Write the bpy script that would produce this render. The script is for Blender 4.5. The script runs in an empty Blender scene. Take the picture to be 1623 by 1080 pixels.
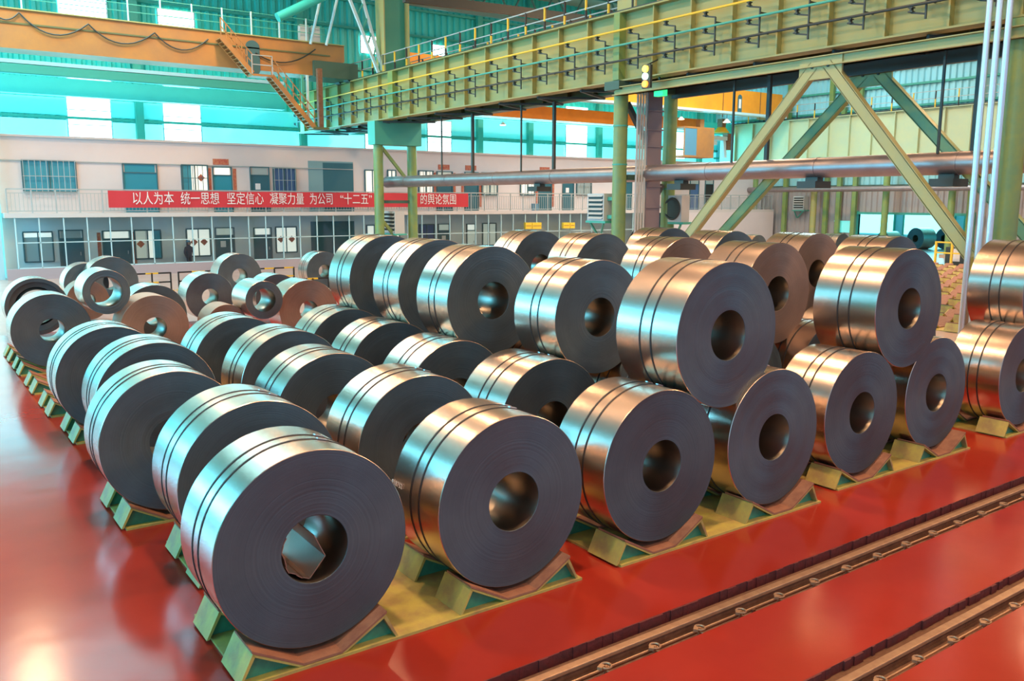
import bpy, bmesh, math, random
from math import sin, cos, pi, radians
from mathutils import Matrix, Vector
random.seed(7)
# ------------------------------------------------------------------ camera, world, lights
F = 1366.41; CX, CY = 811.5, 540.0; H = 4.5
yaw, pit, rol = radians(35.422), radians(9.2219), radians(0.1693)
fw = Vector((sin(yaw)*cos(pit), cos(yaw)*cos(pit), -sin(pit)))
r0 = Vector((cos(yaw), -sin(yaw), 0)); u0 = r0.cross(fw)
rt = r0*cos(rol)+u0*sin(rol); upv = -r0*sin(rol)+u0*cos(rol)
SC = bpy.context.scene; COL = SC.collection
cd = bpy.data.cameras.new('camera'); cam = bpy.data.objects.new('camera', cd); COL.objects.link(cam)
m = Matrix((rt, upv, -fw)).transposed().to_4x4(); m.translation = Vector((0, 0, H)); cam.matrix_world = m
cd.sensor_width = 36; cd.lens = F/1623*36; cd.clip_start = .05; cd.clip_end = 400
SC.camera = cam
SC.view_settings.view_transform = 'Standard'; SC.view_settings.look = 'None'
SC.view_settings.gamma = 1; SC.view_settings.use_curve_mapping = False
SC.view_settings.exposure = 0.0
w = bpy.data.worlds.new('world'); SC.world = w; w.use_nodes = True
bg = w.node_tree.nodes['Background']; bg.inputs[0].default_value = (.40, .68, 1, 1); bg.inputs[1].default_value = .92

def area(name, loc, size, size_y, rot, col, power, spread=180):
    l = bpy.data.lights.new(name, 'AREA'); l.shape = 'RECTANGLE'; l.size = size; l.size_y = size_y
    l.color = col; l.energy = power; l.spread = radians(spread)
    o = bpy.data.objects.new(name, l); o.location = loc; o.rotation_euler = rot; COL.objects.link(o); return o
CYAN = (.13, .80, 1); SIDE = (.10, .62, 1); WARM = (1, .59, .31)
# daylight through the long translucent window bands of the left side wall
for y, e in ((10, 900), (36, 2500), (52, 2800)): area('side_window_daylight', (-15.4, y, 7), 6, 12, (0, -pi/2, 0), SIDE, e)
# daylight entering the far wall's windows
area('far_window_daylight', (12, 63.2, 9.8), 40, 3, (-pi/2, 0, 0), CYAN, 3200)
area('far_window_daylight', (55, 63.2, 9.8), 30, 3, (-pi/2, 0, 0), CYAN, 3000)
area('second_bay_daylight', (97, 56, 8), 10, 34, (0, pi/2, 0), CYAN, 9000)
# added fill lights under the roof, brightening the rear of both bays
area('added_rear_fill', (52, 44, 21.6), 26, 5, (0, 0, 0), (.5, .88, 1), 6500)
area('added_rear_fill', (4, 50, 21.6), 20, 5, (0, 0, 0), (.35, .9, 1), 3500)
# rows of warm high-bay lamps
LAMPS = [(x, y) for x in (4, 16, 38, 54) for y in (-8, 6, 20, 34, 48)]
for x, y in LAMPS:
    l = bpy.data.lights.new('high_bay_light', 'AREA'); l.shape = 'DISK'; l.size = 1.5; l.color = WARM
    l.energy = 1450 if x < 30 else 1750
    o = bpy.data.objects.new('high_bay_light', l); o.location = (x, y, 20.3); COL.objects.link(o)

# ------------------------------------------------------------------ helpers
def ray(x, y): return fw + rt*((x-CX)/F) + upv*((CY-y)/F)
def at(x, y, ax, val):            # where the sight line through a pixel meets a plane
    d = ray(x, y); o = Vector((0, 0, H)); return o + d*((val-o[ax])/d[ax])

def mat(name, col, rough=.6, metal=0, noise=None, scale=3, bump=0, bscale=20, emit=None, es=0, spec=.5, stretch=None, rnd=0, aniso=0):
    m = bpy.data.materials.new(name); m.use_nodes = True; nt = m.node_tree; b = nt.nodes['Principled BSDF']
    b.inputs['Base Color'].default_value = (*col, 1); b.inputs['Roughness'].default_value = rough
    b.inputs['Metallic'].default_value = metal; b.inputs['Specular IOR Level'].default_value = spec
    tc = nt.nodes.new('ShaderNodeTexCoord'); mp = nt.nodes.new('ShaderNodeMapping')
    nt.links.new(tc.outputs['Object'], mp.inputs[0])
    if stretch: mp.inputs['Scale'].default_value = stretch
    last = None
    if noise:
        n = nt.nodes.new('ShaderNodeTexNoise'); n.inputs['Scale'].default_value = scale; n.inputs['Detail'].default_value = 5
        n.inputs['Roughness'].default_value = .65
        nt.links.new(mp.outputs[0], n.inputs['Vector'])
        cr = nt.nodes.new('ShaderNodeValToRGB'); cr.color_ramp.elements[0].position = .38; cr.color_ramp.elements[1].position = .68
        cr.color_ramp.elements[0].color = (*col, 1); cr.color_ramp.elements[1].color = (*noise, 1)
        nt.links.new(n.outputs[0], cr.inputs[0]); last = cr.outputs[0]; nt.links.new(last, b.inputs['Base Color'])
    if rnd:
        oi = nt.nodes.new('ShaderNodeObjectInfo'); hs = nt.nodes.new('ShaderNodeHueSaturation')
        mr = nt.nodes.new('ShaderNodeMapRange'); mr.inputs[3].default_value = 1-rnd; mr.inputs[4].default_value = 1+rnd
        nt.links.new(oi.outputs['Random'], mr.inputs[0]); nt.links.new(mr.outputs[0], hs.inputs['Value'])
        if last: nt.links.new(last, hs.inputs['Color'])
        else: hs.inputs['Color'].default_value = (*col, 1)
        nt.links.new(hs.outputs[0], b.inputs['Base Color'])
    if bump:
        n = nt.nodes.new('ShaderNodeTexNoise'); n.inputs['Scale'].default_value = bscale; n.inputs['Detail'].default_value = 4
        nt.links.new(mp.outputs[0], n.inputs['Vector'])
        bp = nt.nodes.new('ShaderNodeBump'); bp.inputs['Strength'].default_value = bump; bp.inputs['Distance'].default_value = .02
        nt.links.new(n.outputs[0], bp.inputs['Height']); nt.links.new(bp.outputs[0], b.inputs['Normal'])
    if emit:
        b.inputs['Emission Color'].default_value = (*emit, 1); b.inputs['Emission Strength'].default_value = es
    return m

M = {}
M['floor'] = mat('red_floor_paint', (.37, .030, .016), .17, 0, (.31, .024, .013), .35, .22, 1.1, spec=.36)
M['concrete'] = mat('bare_concrete_floor', (.42, .30, .27), .35, 0, (.50, .36, .33), .6, .1, 2)
M['pit'] = mat('dirty_groove_concrete', (.24, .10, .06), .9, 0, (.33, .2, .12), 6, .8, 9)
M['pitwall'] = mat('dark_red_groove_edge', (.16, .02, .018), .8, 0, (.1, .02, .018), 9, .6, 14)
M['rust'] = mat('rusty_steel', (.20, .10, .06), .55, .4, (.28, .15, .09), 8, .3, 30)
M['railtop'] = mat('worn_rail_head', (.50, .30, .17), .42, .5, (.40, .22, .13), 7, .1, 20)
M['yel'] = mat('yellow_green_paint', (.56, .47, .10), .5, 0, (.38, .24, .10), 2.2, .15, 14, rnd=.06)
M['green'] = mat('green_primer', (.06, .30, .17), .5, 0, (.05, .20, .12), 5)
M['liner'] = mat('brown_rubber_liner', (.36, .16, .09), .6, 0, (.25, .10, .06), 5, .2, 18)
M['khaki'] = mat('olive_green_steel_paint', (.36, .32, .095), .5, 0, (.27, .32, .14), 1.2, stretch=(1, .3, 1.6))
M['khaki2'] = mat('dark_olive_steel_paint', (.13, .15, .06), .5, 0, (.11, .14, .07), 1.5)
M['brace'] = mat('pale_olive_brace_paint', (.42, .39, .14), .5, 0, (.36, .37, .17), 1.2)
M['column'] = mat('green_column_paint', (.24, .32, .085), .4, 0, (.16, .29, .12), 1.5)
M['dark'] = mat('dark_steel', (.045, .055, .05), .5, .2)
M['darkgreen'] = mat('dark_green_steel', (.05, .11, .08), .5)
M['cream'] = mat('cream_girder_paint', (.50, .56, .33), .5, 0, (.44, .54, .36), .8)
M['orange'] = mat('orange_crane_paint', (.46, .215, .06), .5, 0, (.34, .17, .07), .5)
M['orange2'] = mat('bright_orange_crane_paint', (.90, .34, .02), .4, 0, (.78, .28, .02), .6)
M['yellow'] = mat('safety_yellow_paint', (.85, .55, .04), .5)
M['black'] = mat('black_paint', (.02, .02, .02), .5)
M['pipe'] = mat('aluminium_pipe_cladding', (.36, .31, .31), .40, .75, (.30, .25, .25), 1.2, .05, 4)
M['tube'] = mat('galvanised_conduit', (.70, .74, .80), .3, .7)
M['wallpink'] = mat('pinkish_beige_render', (.68, .61, .60), .8, 0, (.64, .58, .58), .3)
M['tile'] = mat('grey_blue_wall_tile', (.74, .80, .80), .6, 0, (.70, .77, .78), .4)
M['dado'] = mat('pinkish_grey_dado', (.42, .35, .37), .7)
M['slab'] = mat('pale_walkway_edge', (.60, .56, .54), .7)
M['teal'] = mat('teal_corrugated_sheet', (.05, .60, .52), .45, 0, (.04, .52, .47), .2)
M['girt'] = mat('teal_green_steel', (.07, .40, .30), .5)
M['bluesheet'] = mat('pale_blue_corrugated_sheet', (.34, .72, .80), .45)
M['greysheet'] = mat('grey_corrugated_sheet', (.36, .33, .32), .5)
M['sheet'] = mat('warm_grey_ceiling_sheet', (.42, .33, .26), .7)
M['frame'] = mat('dark_teal_window_frame', (.05, .14, .16), .5)
M['curtain'] = mat('teal_blue_curtain', (.05, .30, .40), .8, 0, (.08, .36, .46), 3, 0, 1, stretch=(12, 1, .3))
M['bluecurtain'] = mat('navy_blue_curtain', (.06, .13, .30), .8, 0, (.08, .18, .36), 3, stretch=(12, 1, .3))
M['door'] = mat('dark_blue_green_door', (.03, .13, .17), .45)
M['tealdoor'] = mat('teal_shutter_door', (.02, .26, .36), .45)
M['lit'] = mat('lit_window_pane', (.9, .9, .85), .4, emit=(1, .95, .80), es=.62)
M['litdim'] = mat('dimly_lit_window_pane', (.5, .52, .46), .4, emit=(.8, .85, .7), es=.3)
M['litgrey'] = mat('grey_window_pane', (.38, .45, .44), .3)
M['daylight'] = mat('daylit_window_pane', (.8, 1, 1), .4, emit=(.72, 1, 1), es=4.5)
M['daylight4'] = mat('bright_bay_daylight', (.8, 1, 1), .4, emit=(.35, 1, .98), es=1.6)
M['daylight2'] = mat('cyan_daylit_sheet', (.3, .7, .7), .4, emit=(.02, .62, .62), es=.5)
M['daylight3'] = mat('pale_daylit_sheet', (.8, 1, 1), .4, emit=(.12, .80, .84), es=.75)
M['sidewin'] = mat('side_wall_daylit_band', (.5, .9, 1), .4, emit=(.12, .64, 1), es=5.0)
M['redcloth'] = mat('red_banner_cloth', (.58, .035, .05), .6)
M['white'] = mat('white_lettering', (.80, .78, .78), .6)
M['redpaper'] = mat('red_paper_decoration', (.42, .07, .06), .6, 0, (.55, .25, .12), 9)
M['gold'] = mat('gold_paper', (.8, .5, .1), .5)
M['railing'] = mat('grey_painted_railing', (.40, .45, .45), .5, .2)
M['mullion'] = mat('pale_blue_glazing_bar', (.50, .72, .75), .4)
M['heater'] = mat('grey_white_heater_casing', (.50, .52, .50), .5)
M['panelbox'] = mat('yellow_control_box', (.85, .60, .05), .5)
M['lamp'] = mat('glowing_lamp_face', (1, .9, .7), .4, emit=(1, .75, .45), es=14)
M['sig_y'] = mat('lit_yellow_signal', (1, .7, .1), .4, emit=(1, .72, .1), es=2.0)
M['sig_w'] = mat('lit_green_white_signal', (.6, 1, .8), .4, emit=(.6, 1, .8), es=1.6)
M['sig_r'] = mat('lit_orange_signal', (1, .3, .05), .4, emit=(1, .35, .05), es=2.0)
M['sig_g'] = mat('lit_green_signal', (.1, 1, .4), .4, emit=(.02, .8, .25), es=1.2)
M['tan'] = mat('tan_concrete_pedestal', (.50, .34, .24), .8)
M['bluebox'] = mat('blue_plastic', (.1, .3, .45), .5)

def glassmat():
    m = bpy.data.materials.new('teal_tinted_glass'); m.use_nodes = True; nt = m.node_tree
    for n in list(nt.nodes):
        if n.type != 'OUTPUT_MATERIAL': nt.nodes.remove(n)
    out = [n for n in nt.nodes if n.type == 'OUTPUT_MATERIAL'][0]
    t = nt.nodes.new('ShaderNodeBsdfTransparent'); t.inputs[0].default_value = (.90, .98, 1, 1)
    g = nt.nodes.new('ShaderNodeBsdfGlossy'); g.inputs['Roughness'].default_value = .08
    f = nt.nodes.new('ShaderNodeFresnel'); f.inputs[0].default_value = 1.45
    mx = nt.nodes.new('ShaderNodeMixShader'); nt.links.new(f.outputs[0], mx.inputs[0])
    nt.links.new(t.outputs[0], mx.inputs[1]); nt.links.new(g.outputs[0], mx.inputs[2]); nt.links.new(mx.outputs[0], out.inputs[0])
    return m
M['glass'] = glassmat()

def steel(name, col, rough, metal, rings, col2=None):
    """coil steel: rings=True -> wound end face (fine concentric relief), else brushed rolled surface"""
    m = bpy.data.materials.new(name); m.use_nodes = True; nt = m.node_tree; b = nt.nodes['Principled BSDF']
    b.inputs['Roughness'].default_value = rough; b.inputs['Metallic'].default_value = metal
    tc = nt.nodes.new('ShaderNodeTexCoord'); sp = nt.nodes.new('ShaderNodeSeparateXYZ'); nt.links.new(tc.outputs['Object'], sp.inputs[0])
    oi = nt.nodes.new('ShaderNodeObjectInfo')
    if rings:
        cb = nt.nodes.new('ShaderNodeCombineXYZ'); nt.links.new(sp.outputs[0], cb.inputs[0]); nt.links.new(sp.outputs[2], cb.inputs[1])
        ln = nt.nodes.new('ShaderNodeVectorMath'); ln.operation = 'LENGTH'; nt.links.new(cb.outputs[0], ln.inputs[0])
        ad = nt.nodes.new('ShaderNodeMath'); ad.operation = 'MULTIPLY_ADD'; ad.inputs[1].default_value = 9
        nt.links.new(oi.outputs['Random'], ad.inputs[0]); nt.links.new(ln.outputs['Value'], ad.inputs[2])
        src = ad.outputs[0]; sc_ = 42
    else:
        mu = nt.nodes.new('ShaderNodeMath'); mu.operation = 'MULTIPLY_ADD'; mu.inputs[1].default_value = 9
        nt.links.new(oi.outputs['Random'], mu.inputs[0]); nt.links.new(sp.outputs[1], mu.inputs[2]); src = mu.outputs[0]; sc_ = 60
    n1 = nt.nodes.new('ShaderNodeTexNoise'); n1.noise_dimensions = '1D'; n1.inputs['Scale'].default_value = sc_; n1.inputs['Detail'].default_value = 6
    n1.inputs['Roughness'].default_value = .7
    nt.links.new(src, n1.inputs['W'])
    n2 = nt.nodes.new('ShaderNodeTexNoise'); n2.inputs['Scale'].default_value = 2.2; n2.inputs['Detail'].default_value = 4
    nt.links.new(tc.outputs['Object'], n2.inputs['Vector'])
    mx = nt.nodes.new('ShaderNodeMath'); mx.operation = 'MULTIPLY_ADD'; mx.inputs[1].default_value = .7
    m3 = nt.nodes.new('ShaderNodeMath'); m3.operation = 'MULTIPLY'; m3.inputs[1].default_value = .75 if rings else .6
    nt.links.new(n2.outputs[0], m3.inputs[0])
    nt.links.new(n1.outputs[0], mx.inputs[0]); nt.links.new(m3.outputs[0], mx.inputs[2])
    tg = nt.nodes.new('ShaderNodeTangent'); tg.direction_type = 'RADIAL'; tg.axis = 'Y'; nt.links.new(tg.outputs[0], b.inputs['Tangent'])
    b.inputs['Anisotropic'].default_value = .75 if rings else .25
    cr = nt.nodes.new('ShaderNodeValToRGB'); cr.color_ramp.elements[0].position = .45; cr.color_ramp.elements[1].position = .95
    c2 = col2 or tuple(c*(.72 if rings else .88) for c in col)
    cr.color_ramp.elements[0].color = (*c2, 1); cr.color_ramp.elements[1].color = (*col, 1)
    nt.links.new(mx.outputs[0], cr.inputs[0])
    hs = nt.nodes.new('ShaderNodeHueSaturation'); mr = nt.nodes.new('ShaderNodeMapRange')
    mr.inputs[3].default_value = .88; mr.inputs[4].default_value = 1.1
    nt.links.new(oi.outputs['Random'], mr.inputs[0]); nt.links.new(mr.outputs[0], hs.inputs['Value']); nt.links.new(cr.outputs[0], hs.inputs['Color'])
    nt.links.new(hs.outputs[0], b.inputs['Base Color'])
    bp = nt.nodes.new('ShaderNodeBump'); bp.inputs['Strength'].default_value = .30 if rings else .035; bp.inputs['Distance'].default_value = .01
    nt.links.new(n1.outputs[0], bp.inputs['Height']); nt.links.new(bp.outputs[0], b.inputs['Normal'])
    return m
M['coil'] = steel('rolled_steel_surface', (.76, .61, .51), .26, 1, False)
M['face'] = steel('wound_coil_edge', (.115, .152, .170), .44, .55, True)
M['bore'] = steel('coil_bore_steel', (.33, .28, .23), .33, 1, False)
M['brown'] = steel('brown_oxidised_steel', (.46, .30, .22), .5, .7, False)
M['brownface'] = steel('brown_oxidised_coil_edge', (.30, .20, .155), .55, .5, True)
M['strap'] = mat('dark_steel_strap', (.06, .055, .055), .45, .6)
M['clip'] = mat('bright_strap_seal', (.55, .53, .5), .35, .8)

class MB:
    def __init__(s): s.v = []; s.f = []; s.mi = []
    def add(s, vs, fs, mi=0):
        k = len(s.v); s.v += [tuple(v) for v in vs]; s.f += [tuple(i+k for i in f) for f in fs]; s.mi += [mi]*len(fs); return s
    def box(s, x0, x1, y0, y1, z0, z1, mi=0):
        return s.add([(x0,y0,z0),(x1,y0,z0),(x1,y1,z0),(x0,y1,z0),(x0,y0,z1),(x1,y0,z1),(x1,y1,z1),(x0,y1,z1)],
            [(3,2,1,0),(4,5,6,7),(0,1,5,4),(1,2,6,5),(2,3,7,6),(3,0,4,7)], mi)
    def bar(s, p, q, w, h=None, up=(0,0,1), mi=0):
        p = Vector(p); q = Vector(q); h = h or w; d = (q-p).normalized(); u = Vector(up)
        if abs(d.dot(u)) > .99: u = Vector((0,1,0))
        a = d.cross(u).normalized()*w/2; b = a.cross(d).normalized()*h/2
        return s.add([p-a-b,p+a-b,p+a+b,p-a+b,q-a-b,q+a-b,q+a+b,q-a+b],
            [(3,2,1,0),(4,5,6,7),(0,1,5,4),(1,2,6,5),(2,3,7,6),(3,0,4,7)], mi)
    def tube(s, p, q, r, n=12, mi=0, r2=None):
        p = Vector(p); q = Vector(q); d = (q-p).normalized(); u = Vector((0,0,1)) if abs(d.z) < .95 else Vector((0,1,0))
        a = d.cross(u).normalized(); b = a.cross(d); r2 = r if r2 is None else r2
        vs = [p+(a*cos(2*pi*i/n)+b*sin(2*pi*i/n))*r for i in range(n)]+[q+(a*cos(2*pi*i/n)+b*sin(2*pi*i/n))*r2 for i in range(n)]
        return s.add(vs, [(i,(i+1)%n,n+(i+1)%n,n+i) for i in range(n)]+[tuple(range(n-1,-1,-1)), tuple(range(n,2*n))], mi)
    def path(s, pts, r, n=6):
        for a, b in zip(pts, pts[1:]): s.tube(a, b, r, n)
        return s
    def prismY(s, prof, y0, y1, mi=0):    # profile of (x,z) extruded along y
        n = len(prof)
        return s.add([(x,y0,z) for x,z in prof]+[(x,y1,z) for x,z in prof],
            [(i,(i+1)%n,n+(i+1)%n,n+i) for i in range(n)]+[tuple(range(n-1,-1,-1)), tuple(range(n,2*n))], mi)
    def prismX(s, prof, x0, x1, mi=0):    # profile of (y,z)
        n = len(prof)
        return s.add([(x0,y,z) for y,z in prof]+[(x1,y,z) for y,z in prof],
            [(i,(i+1)%n,n+(i+1)%n,n+i) for i in range(n)]+[tuple(range(n-1,-1,-1)), tuple(range(n,2*n))], mi)
    def sweepU(s, prof, y0, y1, t, mi=0): # open polyline (x,z) of thickness t, extruded along y
        up_ = [(x, z) for x, z in prof]; lo = [(x, z-t) for x, z in prof]
        for i in range(len(prof)-1):
            s.prismY([up_[i], up_[i+1], lo[i+1], lo[i]], y0, y1, mi)
        return s
    def ring(s, c, R, r, n=12, k=5, ax='z'):
        c = Vector(c); vs = []; fs = []
        for i in range(n):
            a = 2*pi*i/n
            for j in range(k):
                b = 2*pi*j/k; q = (R+r*cos(b)); v = Vector((q*cos(a), q*sin(a), r*sin(b)))
                if ax == 'y': v = Vector((v.x, v.z, v.y))
                if ax == 'x': v = Vector((v.z, v.x, v.y))
                vs.append(c+v)
        for i in range(n):
            for j in range(k): fs.append((i*k+j, ((i+1)%n)*k+j, ((i+1)%n)*k+(j+1)%k, i*k+(j+1)%k))
        return s.add(vs, fs)
    def mesh(s, name, mats, smooth=False):
        me = bpy.data.meshes.new(name); me.from_pydata(s.v, [], s.f)
        for mm in (mats if isinstance(mats, (list, tuple)) else [mats]): me.materials.append(mm)
        if len(set(s.mi)) > 1: me.polygons.foreach_set('material_index', s.mi)
        bm = bmesh.new(); bm.from_mesh(me); bmesh.ops.recalc_face_normals(bm, faces=bm.faces); bm.to_mesh(me); bm.free()
        if smooth:
            me.polygons.foreach_set('use_smooth', [True]*len(me.polygons))
            try: me.set_sharp_from_angle(angle=radians(40))
            except Exception: pass
        return me
    def build(s, name, mats, parent=None, smooth=False, bevel=0):
        o = bpy.data.objects.new(name, s.mesh(name, mats, smooth)); COL.objects.link(o)
        if parent: o.parent = parent
        if bevel:
            b = o.modifiers.new('b', 'BEVEL'); b.width = bevel; b.segments = 2; b.limit_method = 'ANGLE'
        return o
def thing(name, label, cat, loc=(0,0,0), rz=0, group=None):
    o = bpy.data.objects.new(name, None); COL.objects.link(o); o.location = loc; o.rotation_euler = (0,0,rz)
    o.empty_display_size = .2
    return tag(o, label, cat, group)
def tag(o, label, cat, group=None, kind=None):
    o['label'] = label; o['category'] = cat
    if group: o['group'] = group
    if kind: o['kind'] = kind
    return o
def struct(o): o['kind'] = 'structure'; return o
def part(name, me, parent, loc=(0,0,0), rot=(0,0,0), scale=None, label=None):
    o = bpy.data.objects.new(name, me); COL.objects.link(o); o.parent = parent; o.location = loc; o.rotation_euler = rot
    if scale: o.scale = scale
    if label: o['label'] = label
    return o
def copy_tree(o, parent=None):
    c = o.copy(); COL.objects.link(c); c.parent = parent
    for ch in list(o.children): copy_tree(ch, c)
    return c

# ------------------------------------------------------------------ floor and hall shell
XL, XR, YF, YB, ZC = -16, 72, -20, 64, 22
G1 = (5.74, 6.31); G2 = (4.09, 4.56)
for y0, y1 in ((G1[1], 33), (G2[1], G1[0]), (YF, G2[0])):
    struct(MB().box(XL, 22, y0, y1, -.4, 0).build('floor', M['floor']))
    if y0 < 6: struct(MB().box(22, XR, y0, y1, -.4, 0).build('floor', M['floor']))
struct(MB().box(22, XR, G1[1], YB, -.4, 0).build('floor', M['concrete']))
struct(MB().box(XL, 22, 33, YB, -.4, 0).build('floor', M['concrete']))
struct(MB().box(XR, 104, 25, 80, -.4, 0).build('floor', M['concrete']))
for g in (G1, G2): struct(MB().box(XL, XR, g[0], g[1], -.5, -.16).build('floor', M['pit']))
# ragged dark lip along each groove's far edge
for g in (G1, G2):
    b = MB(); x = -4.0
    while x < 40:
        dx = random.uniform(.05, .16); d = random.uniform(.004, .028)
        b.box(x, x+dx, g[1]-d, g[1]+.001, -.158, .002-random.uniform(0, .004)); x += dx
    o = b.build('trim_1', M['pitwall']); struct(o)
def corr(length, pitch, depth, z0, z1, axis, pos, start):
    b = MB(); n = int(length/pitch); vs = []; fs = []
    prof = []
    for i in range(n):
        t = start+i*pitch
        prof += [(t, 0), (t+pitch*.3, 0), (t+pitch*.45, depth), (t+pitch*.85, depth)]
    prof.append((start+n*pitch, 0))
    for (t, d) in prof:
        for z in (z0, z1):
            vs.append((t, pos+d, z) if axis == 'x' else (pos+d, t, z))
    for i in range(len(prof)-1): fs.append((2*i, 2*i+2, 2*i+3, 2*i+1))
    b.add(vs, fs)
    return b
struct(corr(XR-XL, .6, -.14, 0, ZC, 'x', YB, XL).build('wall_back', M['teal']))
struct(MB().box(XL, XR, YB+.05, YB+.2, 0, ZC).build('wall_back', M['teal']))
DY0, DY1, DZ = at(1535, 400, 0, XR).y, at(1357, 400, 0, XR).y, at(1450, 341, 0, XR).z
for y0, y1, z0 in ((YF, DY0, 0), (DY1, YB, 0), (DY0, DY1, DZ)):
    struct(corr(y1-y0, .55, -.12, z0, 6.0, 'y', XR, y0).build('wall_right', M['greysheet']))
    struct(MB().box(XR+.05, XR+.25, y0, y1, z0, 6.0).build('wall_right', M['greysheet']))
struct(corr(YB-YF, .55, -.15, 6.0, ZC, 'y', XR, YF).build('wall_right', M['bluesheet']))
struct(MB().box(XR+.05, XR+.25, YF, YB, 6.0, ZC).build('wall_right', M['bluesheet']))
# left wall with daylit bands
for z0, z1 in ((0, 3.8), (10.2, 13), (17, ZC)):
    struct(MB().box(XL-.2, XL, YF, YB, z0, z1).build('wall_left', M['teal']))
n = 0
for z0, z1 in ((3.8, 10.2), (13, 17)):
    for y0 in range(-20, 64, 12):
        if z0 < 5 and y0 in (-8, 16):
            struct(MB().box(XL-.2, XL, y0, y0+12, z0, z1).build('wall_left', M['teal'])); continue
        n += 1
        fr = MB()
        for yy in (y0, y0+4, y0+8, y0+12): fr.box(XL-.15, XL+.05, yy-.1, yy+.1, z0, z1)
        wn = struct(fr.build('window_%d' % n, M['girt']))
        MB().box(XL-.12, XL-.08, y0+.1, y0+11.9, z0, z1).build('pane', M['sidewin'], wn)
struct(MB().box(XL, XR, YF, YB+.2, ZC, ZC+.2).build('ceiling', M['sheet']))
# next bay beyond the doorway
struct(MB().box(100, 100.3, 25, 80, 0, 14).build('wall_far_bay', M['bluesheet']))
struct(MB().box(XR+.3, 100, 80, 80.3, 0, 14).build('wall_far_bay', M['bluesheet']))
struct(MB().box(XR+.3, 100, 25, 25.3, 0, 14).build('wall_far_bay', M['bluesheet']))
struct(MB().box(XR+.3, 100.3, 25, 80.3, 14, 14.2).build('ceiling', M['sheet']))
for y0 in (45, 52.4, 59.8, 67.2):
    n += 1; wn = struct(MB().box(99.8, 99.95, y0-.2, y0, .5, 9).box(99.8, 99.95, y0+6, y0+6.2, .5, 9).box(99.8, 99.95, y0, y0+6, 4.2, 4.5).build('window_%d' % n, M['girt']))
    MB().box(99.86, 99.9, y0, y0+6, .6, 9).build('pane', M['daylight4'], wn)
# door frame of the doorway
b = MB().box(XR-.35, XR+.3, DY0-.4, DY0, 0, DZ+.3).box(XR-.35, XR+.3, DY1, DY1+.4, 0, DZ+.3).box(XR-.3, XR+.3, DY0, DY1, DZ, DZ+.2)
struct(b.build('trim_2', M['girt']))

# windows, girts and posts of the far wall
def dwin(px0, px1, py0, py1, strong=True):
    global n
    a = at(px0, (py0+py1)/2, 1, YB-.12); c = at(px1, (py0+py1)/2, 1, YB-.12)
    zt = at((px0+px1)/2, py0, 1, YB-.12).z; zb = at((px0+px1)/2, py1, 1, YB-.12).z
    n += 1
    f = MB()
    for z in (zb, (zb*2+zt)/3, (zb+2*zt)/3, zt): f.box(a.x, c.x, YB-.3, YB-.2, z-.025, z+.025)
    for x in (a.x, c.x): f.box(x-.04, x+.04, YB-.3, YB-.2, zb, zt)
    wn = struct(f.build('window_%d' % n, M['mullion']))
    MB().box(a.x, c.x, YB-.24, YB-.21, zb, zt).build('pane', M['daylight'], wn)
for r in ((92,168,-12,32),(249,307,17,51),(570,606,58,86),(683,707,72,95),(106,176,152,222),(258,318,166,226),(106,176,120,142),(258,316,138,155),
          (577,592,200,236),(676,714,192,243),(895,929,192,250),(1066,1085,196,252),(895,930,170,182)): dwin(*r)
# pale lower strip of translucent sheet under the windows; glowing bands between girts paint window light onto the wall
b = MB().box(5.5, XR, YB-.16, YB-.1, 7.2, 9.6)
o = struct(b.build('trim_3', M['daylight3']))
o = struct(MB().box(5.5, 30, YB-.16, YB-.1, 9.9, 11.0).build('trim_4', M['daylight2']))
o = struct(MB().box(33, XR, YB-.16, YB-.1, 9.9, 11.6).build('trim_4', M['daylight2']))
for z in (8.0, 9.75, 11.9, 14.6, 17.6, 19.6):
    struct(MB().box(XL, XR, YB-.38, YB-.17, z-.08, z+.08).build('trim_5', M['girt']))
for px in (222, 480, 760, 840, 950, 1110):
    x = at(px, 200, 1, YB-.5).x
    struct(MB().box(x-.25, x+.25, YB-.7, YB-.31, 0, ZC-.01).build('trim_6', M['girt']))
# bright opening at the far left end beside the offices
n += 1
wn = struct(MB().box(4.55, 4.85, 56.2, 56.5, 0, 8.1).box(-6, 4.85, 56.2, 56.5, 8.0, 8.4).build('window_%d' % n, M['mullion']))
MB().box(-6, 4.55, 56.3, 56.36, 0, 8).build('pane', M['daylight4'], wn)
# girts, posts on the right wall
for z in (5.9, 7.4, 9.0, 12.6, 14.4, 15.8, 17.2):
    struct(MB().box(XR-.38, XR-.09, YF, YB, z-.08, z+.08).build('trim_7', M['girt'] if z > 6.5 else M['darkgreen']))
for px in (1245, 1310, 1330, 1355, 1539, 1600):
    y = at(px, 330, 0, XR-.4).y
    struct(MB().box(XR-.7, XR-.39, y-.2, y+.2, 0, ZC-.01).build('trim_8', M['column']))
# roof trusses (x direction) with lattice
for y in (2, 16, 30, 44, 58):
    t = MB(); t.box(XL, XR, y-.12, y+.12, 18.5, 18.8); t.box(XL, XR, y-.12, y+.12, 21.2, 21.5)
    x = XL
    while x < XR-2.9:
        t.bar((x, y, 18.7), (x+1.5, y, 21.3), .12); t.bar((x+1.5, y, 21.3), (x+3, y, 18.7), .12); x += 3
    struct(t.build('trim_9', M['darkgreen']))

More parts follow.
